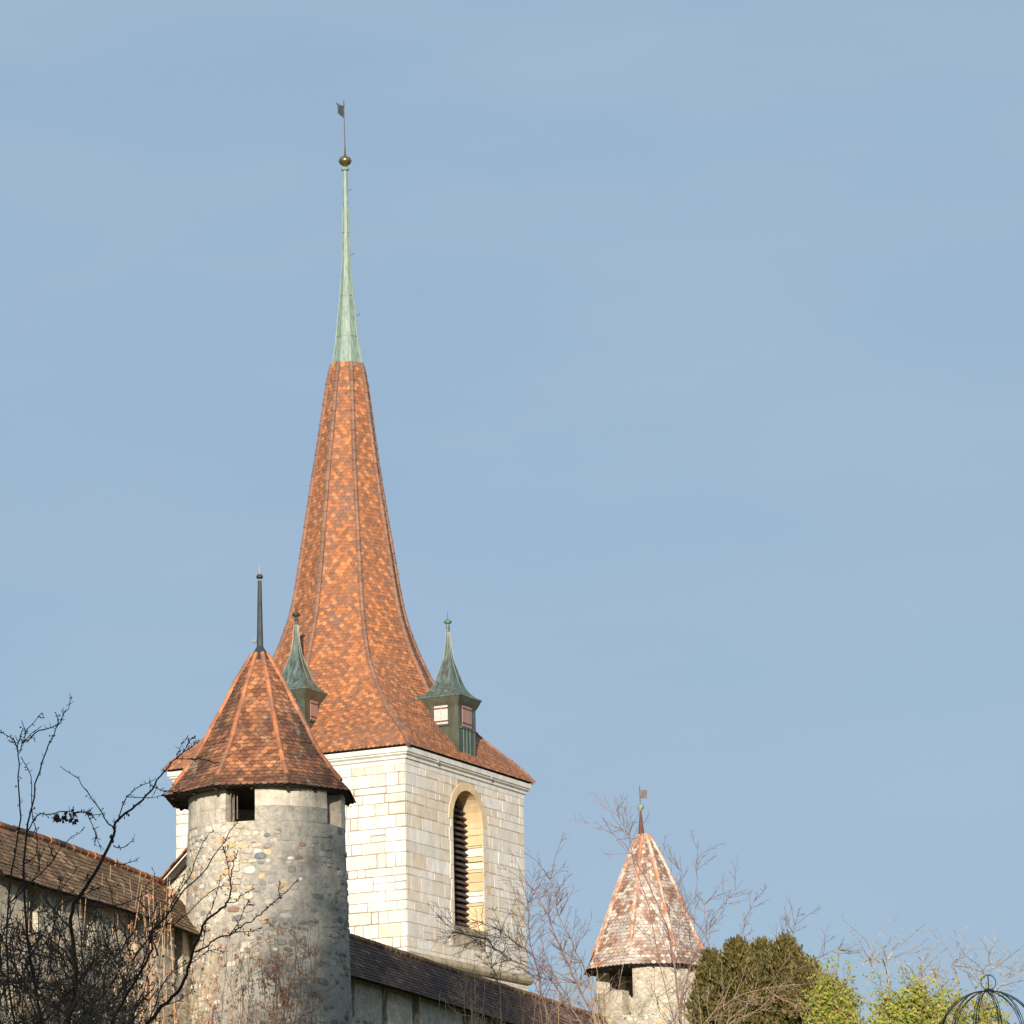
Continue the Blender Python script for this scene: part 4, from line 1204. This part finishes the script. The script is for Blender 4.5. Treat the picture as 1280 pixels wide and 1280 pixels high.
# undergrowth: dark foliage mass behind the bush
ug = thing('bramble_thicket', 'dense brown and green bramble thicket behind the thorny bush', 'bush', (at(90, 1400, 60).x, 60, ground_z(-7, 60)))
um = MB(); ul = MB(); rnd = random.Random(15)
for q_ in range(190):
    x = rnd.gauss(80, 55); y = rnd.uniform(1290, 1400)
    p = at(x, y, 62 + rnd.uniform(-2, 2))
    top = 1275 - 115 * math.exp(-((x - 100) / 45) ** 2)
    L = (y - top + rnd.uniform(-25, 25)) * 62 / F
    ch = wander(rnd, p, Vector((rnd.gauss(0, .2), 0, 1)), max(.4, L), 8, .12, .03)
    branchy(um, rnd, ch, .012, .006, 1, 7, .3, .9, .2, .02, .005, 3)
    for pt in ch[2:]:
        for _ in range(3): leaf(ul, rnd, pt + Vector((rnd.gauss(0, .16), rnd.gauss(0, .16), rnd.gauss(0, .16))), .07, 1.5)
um.build('stems', M['bark_grey'], ug); ul.build('leaves', M['ivy'], ug)

# straw canes -----------------------------------------------------------------------------------
def cane_clump(label, items, Y, seed, leafy=0.0):
    rnd = random.Random(seed)
    x0 = sum(i[0] for i in items) / len(items)
    b = at(x0, 1400, Y)
    root = thing('dry_cane_clump', label, 'canes', (b.x, Y, ground_z(b.x, Y)), 'clumps of dry straw coloured canes by the wall')
    mb = MB(); lm = MB()
    for x, y, lean in items:
        YY = Y + rnd.uniform(-1, 1); wr = rnd.uniform(.5, 1.1); bw = rnd.gauss(0, .10)
        top = at(x, y, YY)
        bot = at(x - lean * 1.4, 1420, YY); bot.z = min(bot.z, ground_z(bot.x, YY))
        n = 6; pts = []
        for i in range(n + 1):
            t = i / n
            pts.append(bot.lerp(top, t) + Vector((math.sin(t * PI) * bw + rnd.uniform(-.015, .015), 0, 0)))
        mb.tube(pts, [wr * (.015 - .0095 * i / n) for i in range(n + 1)], 4)
        for _ in range(rnd.choice([0, 1, 2])):
            i = rnd.randrange(3, n)
            d = (pts[i] - pts[i - 1]).normalized()
            mb.tube([pts[i], pts[i] + (d + Vector((rnd.choice([-1, 1]) * rnd.uniform(.25, .6), 0, 0))).normalized() * rnd.uniform(.15, .45)], [.006, .004], 3)
        if leafy:
            for _ in range(int(leafy)):
                t = rnd.uniform(.35, .98); p = bot.lerp(top, t)
                for _ in range(rnd.choice([1, 2, 3])): leaf(lm, rnd, p + Vector((rnd.gauss(0, .05), 0, rnd.gauss(0, .04))), rnd.uniform(.08, .15), 2.0, 0, 1.1)
    mb.build('stems', M['cane'], root)
    if leafy: lm.build('leaves', M['leaf_dry'], root)
rnd = random.Random(9)
cane_clump('tall straw canes against the wall just left of the round turret', [(rnd.uniform(118, 222), 1078 + 110 * rnd.random() ** .7, rnd.gauss(5, 14)) for _ in range(50)], 75, 61, 5)
cane_clump('sparse straw canes rising behind the bramble at far left', [(rnd.uniform(20, 112), rnd.uniform(1120, 1230), rnd.uniform(-10, 10)) for _ in range(26)], 70, 62, 1)
cane_clump('leaning canes with dry leaves in front of the round turret base', [(rnd.uniform(248, 305), rnd.uniform(1142, 1240), rnd.uniform(12, 36)) for _ in range(15)], 74, 63, 4)
cane_clump('thin canes standing below the dark rampart roof', [(481, 1236, 2), (524, 1245, 1), (550, 1238, -3), (556, 1250, 3), (505, 1262, 2)] + [(rnd.uniform(560, 760), rnd.uniform(1195, 1260), rnd.uniform(-14, 14)) for _ in range(22)], 80, 64, 0)

# dry leaved shrub in front of turret ------------------------------------------------------------
def dry_shrub(label, cx_, spread_, top, Y, seed, n, leafn):
    rnd = random.Random(seed); b = at(cx_, 1440, Y)
    root = thing('dry_leaved_shrub', label, 'shrub', (b.x, Y, ground_z(b.x, Y)))
    mb = MB(); lm = MB()
    for _ in range(n):
        x = rnd.gauss(cx_, spread_ * .5); tx = x + rnd.gauss(0, spread_ * .35); ty = top + abs(rnd.gauss(0, 45))
        p0 = Vector((b.x + rnd.uniform(-.3, .3), Y, ground_z(b.x, Y))); p1 = at(x, 1330, Y + rnd.uniform(-.6, .6)); p2 = at((x + tx) / 2, (1330 + ty) / 2, Y); p3 = at(tx, ty, Y + rnd.uniform(-.5, .5))
        L_ = densify([p0, p1, p2, p3], rnd, 5, .02)
        tips = []
        branchy(mb, rnd, L_[4:], .011, .005, 2, 6, .26, .9, .2, -.01, .0045, 3, tips)
        mb.tube(L_[:6], .013, 4)
        for t in tips:
            if rnd.random() < leafn:
                for _ in range(rnd.choice([1, 2, 2, 3])): leaf(lm, rnd, t + Vector((rnd.gauss(0, .03), rnd.gauss(0, .03), -.02)), rnd.uniform(.07, .12), 2.0, 0, 1.3)
    mb.build('branches', M['twig_tan'], root); lm.build('leaves', M['leaf_dry'], root)
dry_shrub('tan shrub with hanging salmon seed leaves before the round turret wall', 360, 62, 1150, 74, 71, 30, .55)
dry_shrub('low brown twiggy shrub at the foot of the sloping wing wall', 235, 40, 1225, 70, 72, 12, .12)

# bare trees -------------------------------------------------------------------------------------
def bare_tree(label, limbs, Y, seed, mt, lev=2, nch=7, base=None, r=.035, tw=.006, lr=.42, upb=.03, jit=.13, extra=None, group=None, spread=.75):
    rnd = random.Random(seed)
    bx = at(base, 1420, Y); gz = ground_z(bx.x, Y)
    root = thing('bare_tree', label, 'tree', (bx.x, Y, gz), group)
    tm = MB(); cm = MB()
    tm.tube([Vector((bx.x, Y, gz - .2)), at(base, 1380, Y), at(base + 3, 1330, Y)], [r * 2.2, r * 1.8, r * 1.5], 8)
    for pts, w in limbs:
        L_ = px_line(pts, Y + rnd.uniform(-.6, .6), rnd.uniform(-1.0, 1.0))
        L_ = densify([at(base + 3, 1335, Y)] + L_, rnd, 4, .02)
        n = len(L_)
        rad = [max(tw, r * w * (1 - .85 * i / (n - 1))) for i in range(n)]
        tm.tube(L_, rad, 5)
        L = sum((L_[i + 1] - L_[i]).length for i in range(n - 1))
        for _ in range(int(nch * L)):
            i = rnd.randrange(3, n - 1)
            d = (L_[i + 1] - L_[i]).normalized()
            side = Vector((rnd.gauss(0, 1), rnd.gauss(0, .8), rnd.gauss(0, 1))); side = (side - d * side.dot(d)).normalized()
            ch = wander(rnd, L_[i], (d + side * spread * 1.1).normalized(), rnd.uniform(.3, 1.0), 7, jit, upb)
            branchy(cm, rnd, ch, max(tw * 1.3, rad[i] * .5), tw * .8, lev - 1, 5.5, lr, spread, jit * 1.2, upb, tw * .62, 3)
    tm.build('trunk', mt, root); cm.build('crown', mt, root)
    print(label, len(cm.f))
bare_tree('bare reddish tree whose long twigs overlap the right edge of the church tower', [
    ([(748, 1290), (734.5, 1253), (711, 1208), (696, 1173), (681, 1137), (657, 1096)], 1.0),
    ([(700, 1300), (678, 1244), (672, 1214), (663, 1185), (661, 1140), (668, 1095)], .8),
    ([(730, 1290), (700, 1230), (655, 1185), (620, 1160), (590, 1150)], .6),
    ([(720, 1290), (690, 1225), (640, 1200), (600, 1170), (560, 1165)], .5),
    ([(740, 1290), (735, 1220), (705, 1160), (690, 1110), (690, 1080)], .6),
    ([(680, 1330), (640, 1260), (615, 1210), (600, 1175)], .4)], 84, 81, M['twig_red'], 2, 10.5, 735, .038, .0062, upb=.02, lr=.36, spread=.9)
bare_tree('thin bare tree crossing in front of the lichen roofed turret', [
    ([(852, 1290), (846, 1240), (838, 1180), (822, 1130), (800, 1085), (786, 1062), (765, 1042), (742, 1026)], .75),
    ([(795, 1078), (785, 1045), (772, 1020), (768, 995)], .35),
    ([(846, 1240), (836, 1190), (805, 1165), (775, 1150), (745, 1152)], .3),
    ([(850, 1260), (866, 1200), (884, 1160), (905, 1130), (928, 1100)], .6),
    ([(855, 1270), (860, 1210), (868, 1150), (871, 1100), (871.5, 1053)], .32),
    ([(850, 1250), (850, 1180), (851, 1120), (851.5, 1068)], .26),
    ([(848, 1240), (838, 1160), (838, 1100), (838, 1058)], .22)], 95, 82, M['twig_red'], 2, 3.0, 852, .040, .0062, upb=.03, lr=.30, spread=.8)
bare_tree('bare twiggy tree rising behind the dark green conifers', [
    ([(900, 1300), (890, 1220), (884, 1165), (880, 1125)], .6),
    ([(905, 1300), (915, 1220), (930, 1160), (945, 1120)], .6),
    ([(920, 1300), (960, 1210), (985, 1175), (1000, 1140)], .55),
    ([(940, 1300), (1000, 1215), (1030, 1195), (1060, 1180)], .5),
    ([(880, 1300), (868, 1220), (862, 1165), (850, 1130)], .45)], 97, 83, M['twig_red'], 2, 6.0, 905, .040, .0066, upb=.02, lr=.36, spread=.85)
bare_tree('low tangle of bare brown branches below the far end of the rampart', [
    ([(640, 1330), (610, 1290), (590, 1262), (575, 1245)], .5), ([(690, 1330), (680, 1280), (700, 1250), (720, 1235)], .5),
    ([(770, 1330), (760, 1285), (740, 1262), (705, 1250)], .5), ([(800, 1330), (800, 1290), (780, 1262), (760, 1240)], .5),
    ([(830, 1330), (845, 1290), (820, 1255), (835, 1230)], .5), ([(880, 1330), (900, 1290), (930, 1270), (965, 1258)], .5),
    ([(860, 1330), (870, 1290), (905, 1255), (960, 1235), (1000, 1232)], .4)], 70, 84, M['twig_tan'], 2, 7.0, 790, .034, .0055, upb=.02, lr=.36, spread=.9)
bare_tree('pale gnarled small tree with lichen bark behind the yellow shrub', [
    ([(1108, 1330), (1110, 1260), (1109, 1220), (1109, 1200), (1120, 1182), (1135, 1172)], .9),
    ([(1109, 1212), (1095, 1202), (1086, 1196), (1088, 1185)], .6),
    ([(1112, 1290), (1135, 1250), (1150, 1225), (1148, 1205)], .7),
    ([(1115, 1300), (1150, 1260), (1160, 1220), (1175, 1205)], .6)], 64, 85, M['twig_pale'], 2, 4.5, 1110, .034, .0055, upb=.04, lr=.28, spread=1.0, jit=.2)
bare_tree('pale gnarled small tree with lichen bark beside the iron dome', [
    ([(1200, 1330), (1196, 1260), (1196, 1225), (1190, 1205), (1200, 1196)], .8),
    ([(1205, 1320), (1215, 1250), (1228, 1218), (1240, 1203)], .7),
    ([(1215, 1320), (1240, 1250), (1260, 1222), (1275, 1212)], .6),
    ([(1195, 1320), (1180, 1250), (1172, 1220), (1176, 1200)], .5)], 62, 86, M['twig_pale'], 2, 6.5, 1205, .034, .0055, upb=.04, lr=.28, spread=1.0, jit=.2)

# conifers ---------------------------------------------------------------------------------------
def conifer(label, px, py, Y, rad, seed, n=8500):
    rnd = random.Random(seed)
    t = at(px, py, Y); gz = ground_z(t.x, Y)
    root = thing('thuja_tree', label, 'conifer', (t.x, Y, gz), 'row of dark green thuja conifers')
    tm = MB(); tm.tube([Vector((t.x, Y, gz - .2)), Vector((t.x, Y, t.z - .3))], [.11, .02], 7)
    tm.build('trunk', M['bark_grey'], root)
    cm = MB(); Ht = t.z - gz
    lob = [(rnd.uniform(0, 6.28), rnd.randint(2, 6), rnd.uniform(1.0, 4.0)) for _ in range(5)]
    for _ in range(n):
        u = rnd.random() ** .8; z = gz + .2 + (Ht - .2) * u
        az = rnd.uniform(0, 2 * PI)
        env = rad * (1 - max(0, (u - .62) / .38) ** 2.4 * .86) * (.7 + .3 * min(1, u * 3))
        env *= 1 + .19 * sum(math.sin(k * az + w * z * 3 + p) for p, k, w in lob)
        if u > .93 and math.sin(az * 3 + lob[0][0]) > .2: z -= .25 * rnd.random()
        r = env * (rnd.random() ** .35) * (1 if rnd.random() < .93 else 1.25)
        p = Vector((t.x + r * math.cos(az), Y + r * math.sin(az), z + rnd.gauss(0, .05)))
        outd = Vector((math.cos(az) * .55, math.sin(az) * .55, 1.0)).normalized()
        for _ in range(3):
            d = (outd + Vector((rnd.gauss(0, .35), rnd.gauss(0, .35), rnd.gauss(0, .3)))).normalized()
            w = d.orthogonal().normalized(); w.rotate(Matrix.Rotation(rnd.uniform(0, 6.28), 3, d))
            s = rnd.uniform(.04, .12)
            q0 = p + Vector((rnd.gauss(0, .05), rnd.gauss(0, .05), rnd.gauss(0, .05)))
            cm.poly([q0 - w * s * .12, q0 + d * s * .55 - w * s * .20, q0 + d * s, q0 + d * s * .55 + w * s * .20, q0 + w * s * .12])
    cm.build('crown', M['leaf_thuja'], root)
conifer('leftmost thuja conifer beside the lichen roofed turret', 889, 1193, 86, .44, 91)
conifer('thuja conifer with broad rounded top, second of the row', 921, 1179, 85, .66, 92)
conifer('thuja conifer with slim top in the middle of the row', 952, 1180, 87, .60, 93)
conifer('thuja conifer with the highest top of the row', 981, 1176, 85, .60, 94)
conifer('lower thuja conifer on the right of the row', 1008, 1203, 84, .66, 95)
conifer('lowest thuja conifer at the right end of the row beside yellow leaves', 1032, 1226, 83, .5, 96, 4500)

# yellow-green leafy shrubs ----------------------------------------------------------------------
def leafy(label, blobs, Y, seed, n):
    rnd = random.Random(seed); b = at(blobs[0][0], 1420, Y)
    root = thing('yellow_leaf_shrub', label, 'shrub', (b.x, Y, ground_z(b.x, Y)), 'yellow green shrubs in the sun')
    st = MB(); lm = MB()
    for cx_, cy_, rx, ry in blobs:
        c_ = at(cx_, cy_, Y); s = Y / F
        for _ in range(int(n * rx * ry / 2500)):
            a_ = rnd.uniform(0, 6.28); r = rnd.random() ** .5; e = rnd.uniform(-1, 1)
            v = Vector((math.cos(a_) * r, e * .8, math.sin(a_) * r))
            p = c_ + Vector((v.x * rx * s, v.y * rx * s, v.z * ry * s)) + Vector((rnd.gauss(0, .04), 0, rnd.gauss(0, .05)))
            for _ in range(3): leaf(lm, rnd, p + Vector((rnd.gauss(0, .035), rnd.gauss(0, .035), rnd.gauss(0, .035))), rnd.uniform(.055, .10), 1.4)
        for _ in range(7):
            q0 = Vector((c_.x + rnd.uniform(-.2, .2), Y, ground_z(c_.x, Y) - .1))
            q1 = c_ + Vector((rnd.uniform(-1, 1) * rx * s * .7, 0, rnd.uniform(.2, 1.45) * ry * s))
            ln = densify([q0, q0.lerp(q1, .5) + Vector((rnd.gauss(0, .1), 0, 0)), q1], rnd, 4, .02)
            tips = []
            branchy(st, rnd, ln, .014, .005, 1, 9, .25, .8, .15, .03, .005, 3, tips)
            for t_ in tips + ln[-3:]:
                for _ in range(4): leaf(lm, rnd, t_ + Vector((rnd.gauss(0, .04), rnd.gauss(0, .04), rnd.gauss(0, .04))), rnd.uniform(.05, .09), 1.4)
    st.build('stems', M['twig_tan'], root); lm.build('leaves', M['leaf_yellow'], root)
leafy('bright yellow green shrub directly right of the conifers', [(1037, 1262, 18, 42), (1062, 1275, 15, 34), (1028, 1245, 9, 22), (1024, 1290, 22, 30), (1050, 1300, 35, 30)], 66, 101, 950)
leafy('broad yellow green shrub left of the iron dome', [(1115, 1275, 24, 28), (1140, 1268, 20, 26), (1165, 1280, 24, 26), (1150, 1250, 12, 14), (1175, 1255, 6, 12), (1130, 1300, 60, 28)], 60, 102, 950)
leafy('thin leaved yellowish shrub seen through the iron dome', [(1215, 1290, 30, 24), (1250, 1296, 30, 20), (1195, 1262, 12, 14), (1230, 1262, 10, 10)], 57, 103, 300)

# iron dome arbour -------------------------------------------------------------------------------
DY_ = 45.0
dc = at(1236, 1296, DY_); dtop = at(1236, 1238.5, DY_)
arb = thing('garden_arbour', 'black iron wire dome with a small ring on top at the lower right edge', 'garden arbour', (dc.x, DY_, ground_z(dc.x, DY_)))
Rr = .60; zd = dtop.z - .56; gzd = ground_z(dc.x, DY_)
for k in range(12):
    az = 2 * PI * k / 12 + .13
    rb = MB()
    for off in (-.018, .018):
        o2 = Vector((math.cos(az), math.sin(az), 0)) * off
        pts = [pol(dc.x, DY_, az, Rr * math.cos(t), zd + .56 * math.sin(t)) + o2 * math.cos(t) for t in [PI / 2 * i / 12 for i in range(13)]]
        rb.tube(pts, .0052, 5)
    if k % 3 == 0:
        rb.tube([pol(dc.x, DY_, az, Rr, gzd - .1), pol(dc.x, DY_, az, Rr, zd)], .008, 5)
    rb.build('rib', M['iron'], arb)
for z_ in (zd, zd - 1.0):
    hb = MB()
    hb.tube([pol(dc.x, DY_, 2 * PI * i / 36, Rr, z_) for i in range(37)], .007, 5, cap=False)
    hb.build('hoop', M['iron'], arb)
rg = MB()
rg.tube([dtop + Vector((math.cos(t) * .09, 0, .10 + math.sin(t) * .09)) for t in [2 * PI * i / 28 for i in range(29)]], .0055, 5, cap=False)
rg.build('top_ring', M['iron'], arb)
fn = MB(); fn.tube([dtop, dtop + ZU * .185], .008, 5); fn.lathe([(.07, 0), (.05, .02), (.01, .03)], dtop, 12)
fn.build('top_stem', M['iron'], arb)

# unseen spruces added behind the camera to throw shade on the turret and rampart ----
def spruce(label, x, y, top, slope, seed, n):
    rnd = random.Random(seed); gz = ground_z(x, y)
    root = thing('shade_spruce', label, 'conifer', (x, y, gz), 'unseen spruces added behind the viewer for their shade')
    tm = MB(); tm.tube([Vector((x, y, gz - .3)), Vector((x, y, top))], [.55, .03], 9); tm.build('trunk', M['bark_grey'], root)
    cm = MB()
    for _ in range(n):
        u = rnd.random() ** .6; h = u * (top - 7.0)
        z = top - h; r = (.15 + slope * h) * (1 - .25 * (h % 1.1) / 1.1) * rnd.random() ** .45
        r = min(r, 5.6)
        az = rnd.uniform(0, 2 * PI)
        p = Vector((x + r * math.cos(az), y + r * math.sin(az), z - r * .25))
        d = Vector((math.cos(az), math.sin(az), -.25)); w = Vector((-math.sin(az), math.cos(az), 0))
        s = rnd.uniform(.35, .75); w = (w + ZU * rnd.gauss(0, .6)).normalized()
        cm.poly([p, p + d * s * .5 + w * s * .4, p + d * s, p + d * s * .5 - w * s * .4])
    cm.build('crown', M['leaf_spruce'], root)
spruce('unseen tall spruce added on the left behind the viewer for shade', -7.2, -5.0, 35.0, .30, 111, 4200)
spruce('unseen tall spruce added on the right behind the viewer for shade', -5.9, -6.5, 37.2, .25, 112, 16000)
